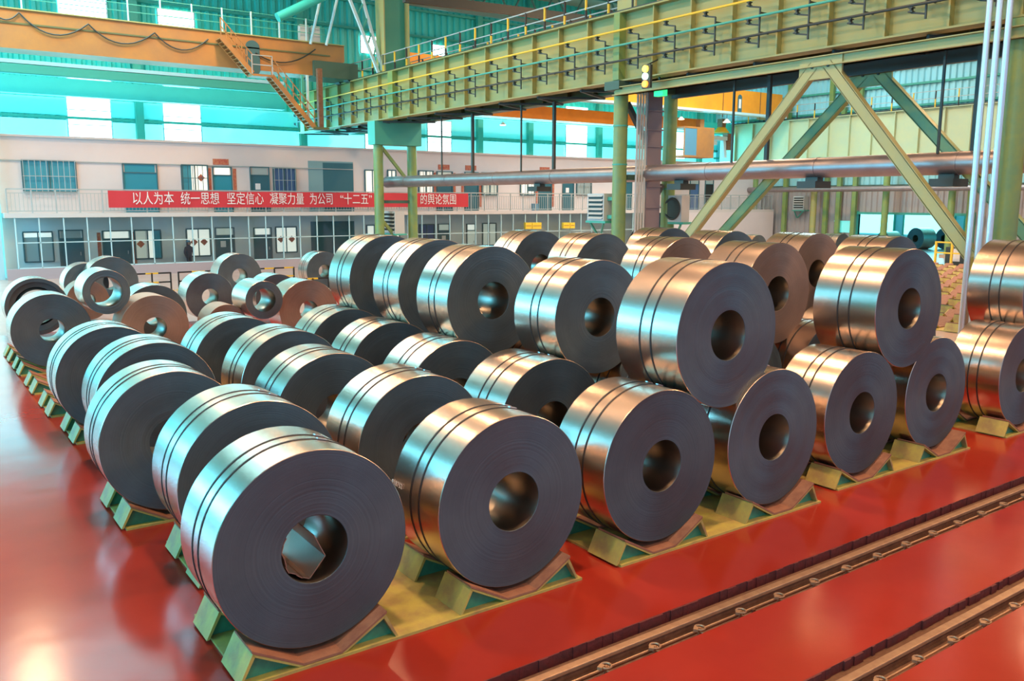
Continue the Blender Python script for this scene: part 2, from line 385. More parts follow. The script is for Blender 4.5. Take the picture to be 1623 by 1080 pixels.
# ------------------------------------------------------------------ coil saddles
PK, IN, OUT, PZ = .69, .2, .83, .31
def wedge_mesh(sgn, L):
    b = MB(); t = .022
    a = (sgn*OUT, .03); p = (sgn*PK, PZ); q = (sgn*IN, .035)
    nx = .02*sgn
    b.prismY([a, p, (p[0]-nx*1.1, p[1]-.035), (a[0]-nx*1.4, a[1])], 0, L, 0)
    b.prismY([p, q, (q[0]+nx*2.2, q[1]), (p[0]-nx*.2, p[1]-.03)], 0, L, 0)
    b.prismY([(a[0]-nx*1.5, .031), (p[0]-nx*.9, PZ-.04), (q[0]+nx*3, .031)], .09, L-.09, 1)
    return b.mesh('wedge', [M['yel'], M['green']])
WM = {(s, k): wedge_mesh(s, L) for s in (-1, 1) for k, L in ((0, .55), (1, .5))}
PROF = [(-PK-.01, PZ+.035), (-IN, .062), (IN, .062), (PK+.01, PZ+.035)]
LM = MB().sweepU(PROF, 0, .50, .026).mesh('liner', M['liner'])
b = MB().box(0, 4.07, 0, 1.72, 0, .03); PLM = b.mesh('base_plate', M['yel'])
b = MB().box(0, 4.07, 0, .1, .0301, .034).box(0, .05, .1, 1.72, .0301, .034); EDM = b.mesh('edge_strip', M['yel'])
RACKX = [2.31, 7.0, 11.64, 17.03]
cnt = 0
def rack(x, y, label, liners=True, rear=True, group=None, short=False):
    t = thing('coil_saddle', label, 'saddle', (x, y, 0), 0, group)
    part('base_plate', PLM, t)
    for c in (.77, 3.19):
        for k, yy in ((0, .02), (1, 1.05)):
            for s in (-1, 1): part('wedge', WM[(s, k)], t, (c, yy, 0))
            if liners: part('liner', LM, t, (c, yy-.005 if k == 0 else yy, 0), label='brown rubber liner strip')
    return t
ROWY = [7.48, 9.92, 12.37, 14.87, 17.32, 19.8, 22.4, 25.0, 27.3]
ordn = ['front', 'second', 'third', 'fourth', 'fifth', 'sixth', 'seventh', 'eighth', 'ninth']
cols = ['first', 'second', 'third', 'fourth', 'fifth', 'sixth', 'seventh', 'eighth']
# empty saddles across the rear yard on the right
cnt = 0
for i in range(2, 9):
    x = 17.2+5.05*i-2.6
    for j in range(0, 13):
        y = 9.2+1.95*j
        az = math.degrees(math.atan2(x+2, y+.9))
        if not (59.9 < az < 66.0) or x > 60: continue
        if 24 < x+4 and x < 29.6 and y < 14.2: continue
        cnt += 1
        rack(x, y, 'empty yellow saddle in the rear yard, column %s from the coils, row %s' % (cols[i-1], (ordn+['tenth', 'eleventh', 'twelfth', 'thirteenth'])[j]), liners=True, group='empty saddles in the rear yard')

# ------------------------------------------------------------------ steel coils
def coil_mesh(R, L, r, kind='std'):
    N = 96; b = MB()
    prof = []     # (radius, y, material) going round the section
    def ringv(rad, y): return [(rad*cos(2*pi*i/N), y, rad*sin(2*pi*i/N)) for i in range(N)]
    rnd = random.Random(int(R*1000+L*977+r*31))
    seq = [(R-.006, L, 1), (R, L-.006, 0), (R, .006, 0), (R-.006, 0, 0)]
    k = 9
    if kind == 'step':           # end with a recessed middle and a raised outer wrap
        seq += [(R-.12, 0, 1), (R-.125, .10, 1), (R-.30, .12, 1), (R-.31, .30, 1)]
    else:
        for i in range(1, k):
            rr = R-(R-r)*i/k; seq.append((rr, rnd.uniform(-.004, .004), 1))
    seq += [(r+.004, 0, 1), (r, .006, 1), (r, L-.006, 2), (r+.006, L, 2)]
    vs = []; fs = []; mi = []
    for (rad, y, _) in seq: vs += ringv(rad, y)
    n_ = len(seq)
    for a in range(n_):
        c = (a+1) % n_
        for i in range(N):
            j = (i+1) % N
            fs.append((a*N+i, a*N+j, c*N+j, c*N+i))
            mi.append(1 if c == 0 else seq[c][2])
    b.v = vs; b.f = fs; b.mi = mi
    return b
def strap_mesh(R, w=.023):
    N = 96; vs = []; fs = []
    for (rad, y) in ((R-.004, -w/2), (R+.007, -w/2), (R+.007, w/2), (R-.004, w/2)):
        vs += [(rad*cos(2*pi*i/N), y, rad*sin(2*pi*i/N)) for i in range(N)]
    for a in range(3):
        for i in range(N): fs.append((a*N+i, a*N+(i+1)%N, (a+1)*N+(i+1)%N, (a+1)*N+i))
    b = MB(); b.v = vs; b.f = fs; b.mi = [0]*len(fs); return b
CC = {}
def coil(x, y, z, R=1.0, L=1.1, r=.34, label='', group=None, mats=None, straps=2, rz=0, kind='std', seal=0, offs=0):
    key = (round(R, 3), round(L, 3), round(r, 3), mats, kind)
    mm = {None: ('coil', 'face', 'bore'), 'brown': ('brown', 'brownface', 'bore'), 'brownface': ('coil', 'brownface', 'bore')}[mats]
    if key not in CC: CC[key] = coil_mesh(R, L, r, kind).mesh('coil_body', [M[k] for k in mm], True)
    sk = ('s', round(R, 3))
    if sk not in CC: CC[sk] = strap_mesh(R).mesh('binding_strap', M['strap'], True)
    t = thing('steel_coil', label, 'steel coil', (x, y, z-R), rz, group)
    part('coil_body', CC[key], t, (0, 0, R), (0, random.uniform(0, 6), 0))
    if straps:
        for k in ((.41, .59) if straps == 2 else (.2, .41, .59)):
            part('binding_strap', CC[sk], t, (0, L*k+offs, R))
    if seal:
        if 'seal' not in CC: CC['seal'] = MB().box(-.05, .05, -.022, .022, 0, .012).mesh('strap_seal', M['clip'])
        for k in (.41, .59):
            a = radians(seal+random.uniform(-3, 3))
            part('strap_seal', CC['seal'], t, (sin(a)*(R+.006), L*k+offs, R+cos(a)*(R+.006)), (0, a, 0))
    return t
GL, GU, GP = 'lower tier steel coils on saddles', 'upper tier steel coils', 'small mixed coils piled at the left rear'
ZL = 1.125
lower0 = [(3.074, 7.631, 1.063), (5.457, 7.614, 1.046), (7.793, 7.607, 1.0), (10.121, 7.662, 1.1), (12.491, 7.781, .96), (14.939, 7.89, 1.1), (17.93, 7.75, 1.02), (20.25, 7.75, 1.1)]
rows = [[], [(3.36, 9.93, 1.18), (5.73, 10.16, 1.08), (7.97, 10.12, 1.15), (10.43, 10.2, 1.1), (12.75, 10.3, 1.1), (15.05, 10.13, 1.02), (17.5, 11.1, 1.1), (19.95, 11.2, 1.1)],
 [(2.97, 12.40, 1.08), (5.44, 12.46, 1.12), (7.70, 12.42, 1.15), (10.25, 12.6, 1.1), (12.82, 12.8, 1.1), (15.25, 12.9, 1.1), (17.5, 13.2, 1.1), (19.95, 13.2, 1.1)],
 [(3.39, 15.10, 1.17), (5.79, 15.09, 1.17), (7.86, 15.04, 1.07), (10.2, 15.1, 1.1), (12.95, 15.6, 1.1), (15.3, 15.6, 1.1), (17.25, 15.5, 1.1), (19.68, 15.5, 1.1)],
 [(3.15, 17.50, 1.13), (5.60, 17.44, 1.14), (8.03, 17.47, 1.12), (10.26, 17.5, 1.1), (13.05, 18.4, 1.1), (15.4, 18.4, 1.1), (17.45, 18.05, 1.1), (19.88, 18.05, 1.1)]]
rows[0] = lower0
for j, y in enumerate(ROWY):
    for i, x in enumerate(RACKX):
        if j > 4 and i > 0: continue
        yy = y
        if j < 5:
            ca, cb_ = rows[j][2*i], rows[j][2*i+1]
            x = (ca[0]-.77+cb_[0]-3.19)/2; yy = min(ca[1], cb_[1])-.15
        if j > 4: lb = 'yellow steel double saddle without strapped coils, %s row back, leftmost column' % ordn[j]
        else: lb = 'yellow steel double saddle plate under coils, %s row, %s plate from the left' % (ordn[j], cols[i])
        rack(x, yy, lb, group='yellow steel coil saddles')
for j, rw in enumerate(rows):
    for i, (x, y, L) in enumerate(rw):
        rr = .342
        lb = 'strapped steel coil on lower tier, %s row, %s from the left' % (ordn[j], cols[i])
        if j == 0 and i == 0: lb = 'large steel coil nearest the camera at the front left corner'
        c = coil(x, y, ZL, 1.0, L, rr, lb, GL, seal=(18 if j < 2 else 0) if i < 4 else 0)
        if j == 0 and i == 0: first = c
        if j == 0 and i == 1: second = c
# loose inner wrap inside the front left coil
b = MB(); pts = []
for k in range(9):
    a = radians(150+k*14); rr = .30+.012*(k % 3); pts.append((rr*cos(a), rr*sin(a)))
pts += [(.13, -.12), (.02, .12)]
for i in range(len(pts)-1):
    (x0, z0), (x1, z1) = pts[i], pts[i+1]
    b.add([(x0, .06, z0), (x1, .06, z1), (x1, .95, z1), (x0, .95, z0)], [(0, 1, 2, 3)])
o = b.build('loose_inner_wrap', M['brown'], first); o.location = (0, 0, 1.0)
so = o.modifiers.new('s', 'SOLIDIFY'); so.thickness = .008
# chalked stock number on the barrel of the second coil
def text(body, size, loc, rot, mt, parent=None, name='lettering', extr=.002, align='CENTER', sx=1):
    c = bpy.data.curves.new(name, 'FONT'); c.body = body; c.size = size; c.extrude = extr; c.align_x = align; c.align_y = 'CENTER'
    c.materials.append(mt); o = bpy.data.objects.new(name, c); COL.objects.link(o); o.location = loc; o.rotation_euler = rot
    me = bpy.data.meshes.new_from_object(o); bpy.data.objects.remove(o); me.materials.clear(); me.materials.append(mt)
    o = bpy.data.objects.new(name, me); COL.objects.link(o); o.location = loc; o.rotation_euler = rot
    if parent: o.parent = parent
    return o
a_ = radians(8)
o = text('918752', .085, (-cos(a_)*1.012, .93, 1.0+sin(a_)*1.012), (radians(90), radians(0), radians(-90)), M['white'], second, 'chalk_number')
o.rotation_euler = Matrix(((0, -sin(a_), -cos(a_)), (-1, 0, 0), (0, cos(a_), sin(a_)))).to_euler()
o['label'] = 'faint chalked stock number'
# upper tier
ZU = 2.72
U = [(9.10, 7.723, 1.157, 1.0, 2.70, 'front row', 0), (9.22, 10.5, 1.10, .93, 2.63, 'second row', 0), (8.78, 12.93, 1.1, .985, 2.70, 'third row', 0), (8.97, 15.09, 1.1, 1, ZU, 'fourth row', 0), (9.06, 17.53, 1.1, 1, ZU, 'fifth row', 0),
     (13.763, 7.843, 1.17, 1, 2.73, 'front row', 1), (13.95, 10.66, 1.15, .99, 2.72, 'second row', 1), (14.03, 13.15, 1.12, 1, ZU, 'third row', 1), (14.15, 15.98, 1.1, .99, ZU, 'fourth row', 1), (14.3, 18.75, 1.1, .97, ZU, 'fifth row', 1),
     (19.0, 7.95, 1.1, 1, ZU, 'front row', 2), (18.72, 11.0, 1.15, 1, ZU, 'second row', 2), (18.72, 13.15, 1.12, 1, ZU, 'third row', 2), (18.45, 15.55, 1.13, .99, ZU, 'fourth row', 2), (18.66, 18.05, 1.1, 1, ZU, 'fifth row', 2)]
st = ['left stack', 'middle stack', 'right stack']
for x, y, L, R, z, rn, s in U:
    coil(x, y, z, R, L, .344*R, 'strapped steel coil on upper tier of %s, %s' % (st[s], rn), GU, mats='brownface' if (s == 1 and rn in ('second row', 'third row')) or (s == 2 and rn == 'third row') else None)
# mixed pile at the left rear
k_ = .9626
def pile(x, y, R, lb, L=1.08, r=None, z=None, mats=None, straps=0, kind='std'):
    return coil(x, y, (R+.12) if z is None else z, R, L, r if r else .34*R, lb, GP, mats, straps, 0, kind)
pile(3.21*.98, 25.3, .965, 'wide steel coil at the left rear end of the saddles, bluish bore', 1.08, .31)
pile(3.55, 31.6, .93, 'steel coil with a deep hollow dark end behind the left rear coil', 1.05, .55, kind='step')
pile(5.55, 34.6, .72, 'low pinkish coil half hidden behind the left rear coil', 1.0, mats='brown')
pile(6.37, 39.8, .87, 'small thin-walled coil farthest left against the offices', 1.08, .42)
pile(7.15, 38.6, 1.02, 'tall pale coil behind the small hollow coil', 1.1)
pile(5.58, 24.7, .90, 'brown rusty-faced coil with a torn edge below the small hollow coil', 1.05, .30, mats='brown')
pile(6.2, 27.3, .92, 'grey coil directly behind the brown rusty-faced coil', 1.08)
pile(9.2, 32.0, .87, 'grey coil with cyan light through its bore, centre of the pile', 1.1)
pile(12.45, 38.6, 1.0, 'grey coil leaning above the pile centre nearest the striped barrier', 1.08)
pile(8.0, 26.2, .62, 'small brown coil under the ring-shaped small coil', 1.0, .2, mats='brown')
pile(10.38, 25.6, .955, 'broad coil with brown end beside the small ring-shaped coil', 1.12, .30, mats='brownface')
pile(11.25, 30.6, .85, 'low coil showing only its top behind the brown-ended coil', 1.08)
pile(16.95, 39.6, .95, 'strapped coil standing alone before the far barrier', 1.1, straps=2)
pile(4.50, 25.15, .60, 'small coil with a very wide bright bore resting on two coils', 1.25, .40, z=2.035, kind='step2')
pile(8.93, 25.5, .58, 'small ring-shaped coil with cyan bore resting on its neighbours', 1.3, .35, z=1.50)
# far coils in the rear yard and next bay
p = at(1203, 371, 2, 2.1); coil(p.x, p.y, 1.03, 1.0, 1.1, .34, 'far pale steel coil behind the upper right stack', 'far coils'); 
p = at(1337, 369, 2, 2.1); coil(p.x, p.y, 1.03, 1.0, 1.4, .34, 'far steel coil before the grey wall with a small window', 'far coils')
for px, lb in ((1400, 'low dark coil at the doorway, leftmost seen through it'), (1452, 'dark coil with bright side in the middle of the doorway'), (1497, 'dark coil with bright side at the right of the doorway')):
    p = at(px, 362, 2, 2.0); sc = .82 if px == 1400 else 1.02
    if px == 1400: p = at(px, 366, 2, 1.7)
    coil(max(p.x, 76), p.y*max(p.x, 76)/p.x, sc, sc, 1.6, .34, lb, 'coils in the next bay', None, 0, -pi/2-.25)

# ------------------------------------------------------------------ rail tracks in the floor grooves
for g, lb, xs in ((G1, 'rusty transfer-car rail in the groove nearest the coils', (-3.0, 30.0)), (G2, 'rusty transfer-car rail in the groove at the lower right corner', (-1.0, 30.0))):
    yc = g[0]+(g[1]-g[0])*.56
    t = thing('floor_rail', lb, 'rail', (xs[0], yc, -.16)); L = xs[1]-xs[0]
    MB().box(0, L, -.045, .045, .105, .15).build('rail_head', M['railtop'], t, bevel=.008)
    MB().box(0, L, -.014, .014, .02, .105).box(0, L, -.09, .09, 0, .02).build('rail_web', M['rust'], t)
    MB().box(0, L, .12, .2, 0, .06).build('rail_side_plate', M['rust'], t)
    # guide rod and looped clips
    yr = (G1[0]+.16 if g is G1 else G2[0]+.10)-yc
    MB().tube((0, yr, .09), (L, yr, .09), .013, 8).build('guide_rod', M['railtop'], t)
    x0 = 5.35 if g is G1 else 7.35
    b = MB().ring((0, 0, 0), .055, .011, 14, 6).bar((-.09, -.02, 0), (-.03, .02, 0), .05, .03).tube((-.02, .05, -.05), (.03, -.09, -.05), .01, 6).bar((0, 0, -.1), (0, 0, 0), .03, .03)
    cm = b.mesh('rod_clip', M['railtop'], True)
    for k in range(-6, 22):
        xx = x0+.672*k
        if xs[0] < xx < xs[1]-1: part('rod_clip', cm, t, (xx-xs[0], yr, .115), (0, 0, random.uniform(-.2, .2)))
    rn = random.Random(3); b = MB()
    for k in range(260):
        x = rn.uniform(0, L); s = rn.uniform(.01, .035); y = rn.uniform(.1, .24)*(1 if rn.random() < .8 else -1)
        b.box(x, x+s*1.6, y, y+s, .0, .0+s)
    o = b.build('grit', M['rust'], t); o['kind'] = 'stuff'

# ------------------------------------------------------------------ office building
YO, YW, YG = 57.0, 57.0, 55.5
ob = thing('office_block', 'two storey pinkish office block with glazed ground floor along the back', 'building', (5, 57, 0))
def bp(mb, name, mt, parent=None, label=None):
    o = mb.build(name, M[mt] if isinstance(mt, str) else mt, parent or ob)
    if not parent or parent is ob: o.matrix_parent_inverse = Matrix.Translation((-5, -57, 0))
    else: o.matrix_parent_inverse = Matrix.Identity(4)
    if label: o['label'] = label
    return o
ZS0, ZS1 = 3.47, 3.72
XE = 71.2
bp(MB().box(5, XE, YO, YO+4, ZS1, 8.0), 'upper_wall', 'wallpink')
bp(MB().box(5, XE, YO+.0, YO+4, 0, ZS0), 'lower_wall', 'tile')
bp(MB().box(5, XE, YG-.1, YO+4, ZS0, ZS1), 'walkway_slab', 'slab')
bp(MB().box(4.9, XE, YG-.1, YG+.1, 0, .62), 'dado_wall', 'dado')
bp(MB().box(4.9, XE+.1, YO-.15, YO+4.1, 8.0, 8.12), 'roof_edge', 'slab')
bp(MB().box(at(1050,300,1,YO).x, XE, YG-.1, YO, 0, ZS0), 'end_wall', 'wallpink')
# dark tied cable line over upper windows
w0, w1 = at(0, 253, 1, YO-.1), at(560, 269, 1, YO-.1)
bp(MB().bar((5.1, YO-.06, w0.z), (w1.x, YO-.06, w1.z), .05), 'wall_cable', 'railing')
def window(px0, px1, py0, py1, kind, label=None, bars=False, deco=None):
    ym = (py0+py1)/2; a = at(px0, ym, 1, YO); c = at(px1, ym, 1, YO); zt = at((px0+px1)/2, py0, 1, YO).z; zb = at((px0+px1)/2, py1, 1, YO).z
    x0, x1 = a.x, c.x; zb = max(zb, ZS1+.03) if zt > 4 else max(zb, .02)
    f = MB()
    f.box(x0-.06, x1+.06, YO-.10, YO+.02, zt, zt+.08).box(x0-.06, x1+.06, YO-.10, YO+.02, zb-.08, zb)
    f.box(x0-.08, x0, YO-.10, YO+.02, zb, zt).box(x1, x1+.08, YO-.10, YO+.02, zb, zt).box((x0+x1)/2-.03, (x0+x1)/2+.03, YO-.08, YO-.01, zb, zt)
    wdw = bp(f, 'window', 'frame', label=label)
    xm = (x0+x1)/2
    def sub(mb, nm, mt): 
        o = mb.build(nm, M[mt], wdw); return o
    if kind == 'curtain': 
        k = 14
        b = MB(); 
        for i in range(k): b.prismX([(YO-.03, zb), (YO-.03, zt), (YO-.005, zt), (YO-.005, zb)], x0+(x1-x0)*i/k, x0+(x1-x0)*(i+.62)/k)
        b.box(x0, x1, YO-.02, YO-.004, zb, zt)
        sub(b, 'curtain', 'curtain')
    elif kind == 'blue':
        k = 8; b = MB().box(x0, x1, YO-.02, YO-.004, zb, zt)
        for i in range(k): b.box(x0+(x1-x0)*i/k, x0+(x1-x0)*(i+.6)/k, YO-.04, YO-.004, zb, zt)
        sub(b, 'curtain', 'bluecurtain')
    elif kind == 'half':
        sub(MB().box(x0, x0+(x1-x0)*.36, YO-.05, YO-.004, zb, zt), 'curtain', 'curtain')
        sub(MB().box(x0+(x1-x0)*.36, x1, YO-.02, YO-.004, zb, zt), 'pane', 'lit')
    elif kind == 'roller':
        h = zt-(zt-zb)*.16
        sub(MB().box(x0, xm-.03, YO-.02, YO-.004, zb, h), 'pane', 'litgrey'); sub(MB().box(xm+.03, x1, YO-.02, YO-.004, zb, h), 'pane', 'litgrey')
        sub(MB().box(x0, xm-.03, YO-.03, YO-.004, h, zt), 'pane', 'lit'); sub(MB().box(xm+.03, x1, YO-.03, YO-.004, h, zt), 'pane', 'lit')
    elif kind == 'sidecurtain':
        q = x0+(x1-x0)*.72
        sub(MB().box(x0, x0+(x1-x0)*.42, YO-.02, YO-.004, zb, zt), 'pane', 'litdim'); sub(MB().box(x0+(x1-x0)*.5, q, YO-.02, YO-.004, zb, zt), 'pane', 'lit')
        sub(MB().box(q, x1, YO-.05, YO-.004, zb, zt), 'curtain', 'curtain')
    elif kind == 'dark':
        sub(MB().box(x0, x1, YO-.02, YO-.004, zb, zt), 'pane', 'litgrey')
    else:
        mt = 'lit' if kind == 'lit' else 'litdim'
        sub(MB().box(x0, xm-.03, YO-.02, YO-.004, zb, zt), 'pane', mt); sub(MB().box(xm+.03, x1, YO-.02, YO-.004, zb, zt), 'pane', mt)
    if bars:
        b = MB(); k = max(4, int((x1-x0)/.28))
        for i in range(k+1):
            xx = x0+(x1-x0)*i/k; b.bar((xx, YO-.18, zb-.05), (xx, YO-.18, zt+.05), .03)
        for z in (zb-.05, zt+.05, (zb+zt)/2): b.bar((x0-.05, YO-.18, z), (x1+.05, YO-.18, z), .035)
        for xx in (x0-.05, x1+.05): 
            for z in (zb-.02, zt+.02): b.bar((xx, YO-.2, z), (xx, YO, z), .03)
        sub(b, 'security_bars', 'frame' if kind in ('lit', 'half', 'litdim') else 'railing')
    for dx in (deco or []):
        xx = x0+(x1-x0)*dx; z = zb+(zt-zb)*.52; s = .24
        b = MB().add([(xx-s, YO-.04, z), (xx, YO-.04, z-s), (xx+s, YO-.04, z), (xx, YO-.04, z+s), (xx-s, YO-.03, z), (xx, YO-.03, z-s), (xx+s, YO-.03, z), (xx, YO-.03, z+s)],
            [(0,1,2,3),(7,6,5,4),(0,4,5,1),(1,5,6,2),(2,6,7,3),(3,7,4,0)])
        sub(b, 'paper_diamond', 'redpaper')
def door(px0, px1, py0, py1, kind='door', label=None, transom=None, couplet=False, plaque=False, notice=False):
    ym = (py0+py1)/2; x0 = at(px0, ym, 1, YO).x; x1 = at(px1, ym, 1, YO).x; zt = at((px0+px1)/2, py0, 1, YO).z
    zb = ZS1 if zt > 4 else 0
    f = MB().box(x0-.06, x0, YO-.1, YO+.02, zb, zt+.06).box(x1, x1+.06, YO-.1, YO+.02, zb, zt+.06).box(x0, x1, YO-.1, YO+.02, zt, zt+.06)
    zz = zt-(zt-zb)*.17
    f.box(x0, x1, YO-.09, YO-.01, zz-.03, zz+.03)
    d = bp(f, 'door', 'frame', label=label)
    MB().box(x0, x1, YO-.04, YO-.004, zb+.01, zz-.03).build('door_leaf', M[kind], d)
    MB().box(x0+.08, x1-.08, YO-.03, YO-.004, zz+.03, zt).build('transom_pane', M[transom or 'litgrey'], d)
    MB().bar((x1-.15, YO-.08, zb+1.2), (x1-.15, YO-.08, zb+1.4), .04).build('door_handle', M['railing'], d)
    if couplet:
        MB().box(x0-.34, x0-.14, YO-.03, YO-.003, zb+.3, zt-.05).build('red_couplet_strip', M['redpaper'], d)
        MB().box(x1+.14, x1+.34, YO-.03, YO-.003, zb+.3, zt-.05).build('red_couplet_strip', M['redpaper'], d)
    if plaque: MB().box((x0+x1)/2-.55, (x0+x1)/2+.45, YO-.03, YO-.003, zt+.18, zt+.55).build('red_lintel_plaque', M['redpaper'], d)
    if notice: MB().box(x0+.28, x0+.62, YO-.055, YO-.041, zb+1.45, zb+1.85).build('paper_notice', M['white'], d)
# upper floor, left to right
window(37, 119, 256, 303, 'curtain', 'wide curtained window', bars=True)
door(197, 249, 261, 335, 'tealdoor', 'wide teal door', transom='tealdoor')
window(289, 328, 263, 302, 'half', 'half curtained lit window', bars=True, deco=[.75])
door(339, 367, 266, 335, 'tealdoor', 'teal door flanked by red couplet strips', transom='lit', couplet=True, plaque=True)
door(398, 426, 266, 335, 'door', None, transom='litgrey', notice=True)
window(434, 467, 268, 304, 'blue', 'navy curtained window', bars=True)
x0 = at(489, 290, 1, YO).x; x1 = at(560, 290, 1, YO).x; zt = at(525, 256, 1, YO).z
b = MB().box(x0, x1, YO-.03, YO-.003, ZS1, zt)
o = bp(b, 'stair_opening', mat('grey_blue_recess', (.20, .36, .40), .7), label='dark recessed stair opening')
o = bp(MB().box(at(512, 290, 1, YO).x, x1, YO-.035, YO-.031, ZS1, zt-.1), 'stair_opening_back', 'door')
window(579, 601, 271, 306, 'lit'); window(615, 626, 271, 290, 'lit')
window(664, 685, 272, 308, 'lit', bars=True)
door(693, 716, 273, 335, 'door', 'door with red couplets and plaque, left of two together', transom='litdim', couplet=True, plaque=True)
door(737, 757, 274, 335, 'door', 'door with red couplets and plaque, right of two together', transom='litdim', couplet=True, plaque=True)
window(764, 787, 275, 308, 'litdim', bars=True)
window(825, 846, 276, 308, 'lit', bars=True)
door(854, 873, 276, 335, 'door', None, transom='lit', couplet=True, plaque=True)
door(892, 908, 278, 335, 'door', None, transom='litgrey', notice=True)
window(914, 936, 278, 308, 'dark', bars=True)
door(1093, 1106, 284, 335, 'bluecurtain', 'blue door'); door(1117, 1129, 284, 335, 'black', 'black door'); door(990, 1000, 280, 335, 'door')
# lower floor
window(39, 83, 369, 414, 'roller', 'window with half drawn blind')
door(96, 132, 366, 430, 'door', None, transom='litgrey')
door(165, 207, 367, 430, 'door', 'double door under a lit sign box', transom='lit', couplet=True)
window(215, 254, 366, 409, 'sidecurtain', 'lit window with curtain at right', deco=[.2])
window(297, 332, 364, 405, 'lit', 'lit window with two red paper diamonds', deco=[.3, .75])
door(343, 371, 362, 430, 'door', None, transom='litdim', notice=True)
door(404, 430, 362, 430, 'door', None, transom='lit')
window(438, 469, 361, 399, 'lit', 'bright lit window with two red paper diamonds', deco=[.22, .78])
x0 = at(493, 380, 1, YO).x; x1 = at(562, 380, 1, YO).x
bp(MB().box(x0, x1, YO-.03, YO-.003, 0, at(525, 351, 1, YO).z), 'stair_opening', 'door', label='dark recessed stair opening')
window(582, 604, 358, 400, 'lit'); window(612, 632, 358, 400, 'lit')
window(665, 687, 357, 390, 'blue', 'navy blue window')
door(695, 712, 356, 430, 'door', None, transom='litdim', notice=True)
door(740, 753, 356, 430, 'litdim', None, transom='lit')
window(765, 785, 355, 388, 'litdim')
door(1060+92, 1060+100, 345, 430, 'black', None)
# glazing bars and panes of the ground floor front
zmid = at(100, 384, 1, YG).z
gx = []
px = 26
spx = [26, 64, 103, 140, 176, 210, 243, 275, 306, 337, 366, 395, 422, 449, 476, 503, 529, 554, 577, 600, 624, 647, 669, 691, 713, 734, 754, 774, 794, 813, 832, 850, 868, 886, 903, 920, 937, 954, 970, 986, 1002, 1018, 1034, 1048]
xs_ = [at(p_, 380, 1, YG).x for p_ in spx]
for x in xs_:
    bp(MB().box(x-.03, x+.03, YG-.05, YG+.05, .62, ZS0), 'glazing_bar', 'mullion')
bp(MB().box(xs_[0], xs_[-1], YG-.05, YG+.05, zmid-.025, zmid+.025), 'transom_rail', 'mullion')
bp(MB().box(xs_[0], xs_[-1], YG-.05, YG+.05, .62, .68), 'sill_rail', 'mullion')
for x, x2 in zip(xs_, xs_[1:]):
    for z0, z1 in ((.68, zmid-.04), (zmid+.04, ZS0)):
        bp(MB().box(x+.045, x2-.045, YG-.006, YG+.006, z0, z1), 'glass_pane', 'glass')
# yellow control boxes on the glazed front
for px0, px1, py0, py1 in ((832, 842, 353, 363), (843, 857, 353, 363), (892, 902, 353, 362), (903, 910, 353, 362), (1018, 1025, 350, 358)):
    a = at(px0, py0, 1, YG-.2); c = at(px1, py1, 1, YG-.2)
    o = MB().box(0, c.x-a.x, -.1, .14, 0, a.z-c.z).build('sign_box', M['panelbox']); o.location = (a.x, YG-.2, c.z)
    tag(o, 'yellow box on the ground floor glazing, %s' % {832: 'leftmost of five', 843: 'second of five from the left', 892: 'middle of five', 903: 'fourth of five from the left', 1018: 'rightmost of five, behind the columns'}[px0], 'box', 'yellow boxes on the glazing')
    MB().box(.06, c.x-a.x-.06, -.11, -.1, (a.z-c.z)*.45, (a.z-c.z)*.55).build('printed_line', M['orange'], o)
# upper walkway railing
YR = 55.6
ra = thing('walkway_railing', 'long grey metal railing of the upper office walkway', 'railing', (5.2, YR, ZS1))
zr = 5.06-ZS1; Lr = XE-5.3
MB().bar((0,0,zr), (Lr,0,zr), .07).build('top_rail', M['railing'], ra)
MB().bar((0,0,zr-.22), (Lr,0,zr-.22), .035).build('mid_rail', M['railing'], ra)
MB().bar((0,0,.12), (Lr,0,.12), .05).build('bottom_rail', M['railing'], ra)
pm = MB().box(-.035, .035, -.035, .035, 0, zr).mesh('post', M['railing'])
x = 0.
while x < Lr+.1: part('post', pm, ra, (x, 0, 0)); x += 1.22
bm_ = MB().box(-.012, .012, -.012, .012, .12, zr-.22).mesh('baluster', M['railing'])
b = MB(); x = .2
while x < Lr: b.box(x-.012, x+.012, -.012, .012, .12, zr-.22); x += .2033
o = b.build('balusters', M['railing'], ra); o['kind'] = 'stuff'
# banner
xb0, xb1 = at(171, 316, 1, YR).x, at(741, 316, 1, YR).x
bt, bb_ = 5.02, 4.02
NB = 120; b = MB(); vs = []; fs = []
for i in range(NB+1):
    x = (xb1-xb0)*i/NB; dy = .012*sin(i*.9)+.01*sin(i*.37)
    for yy in (-.012, .0):
        vs += [(x, dy+yy, 0), (x, dy+yy, bt-bb_-.015*abs(sin(i*.21)))]
for i in range(NB):
    k = 4*i; fs += [(k, k+4, k+5, k+1), (k+2, k+3, k+7, k+6), (k+1, k+5, k+7, k+3), (k, k+2, k+6, k+4)]
fs += [(0, 1, 3, 2), (4*NB, 4*NB+2, 4*NB+3, 4*NB+1)]
b.add(vs, fs); ban = b.build('banner', M['redcloth']); ban.location = (xb0, YR-.1, bb_)
tag(ban, 'long red slogan banner with white lettering hung along the walkway railing', 'banner')
for s_, p0, p1 in (('以人为本', 208, 275), ('统一思想', 285, 347), ('坚定信心', 358, 417), ('凝聚力量', 426, 481), ('为公司', 489, 527), ('“十二五”', 536, 590), ('的舆论氛围', 664, 722)):
    xa, xc = at(p0, 316, 1, YR).x, at(p1, 316, 1, YR).x
    o = text(s_, .82, ((xa+xc)/2-xb0, -.045, .5), (pi/2, 0, 0), M['white'], ban, 'lettering')
    nch = len(s_) - (.9 if s_[0] == '“' else 0)
    o.scale = ((xc-xa)/(nch*.82), 1.0, 1)
    o['label'] = 'white characters'
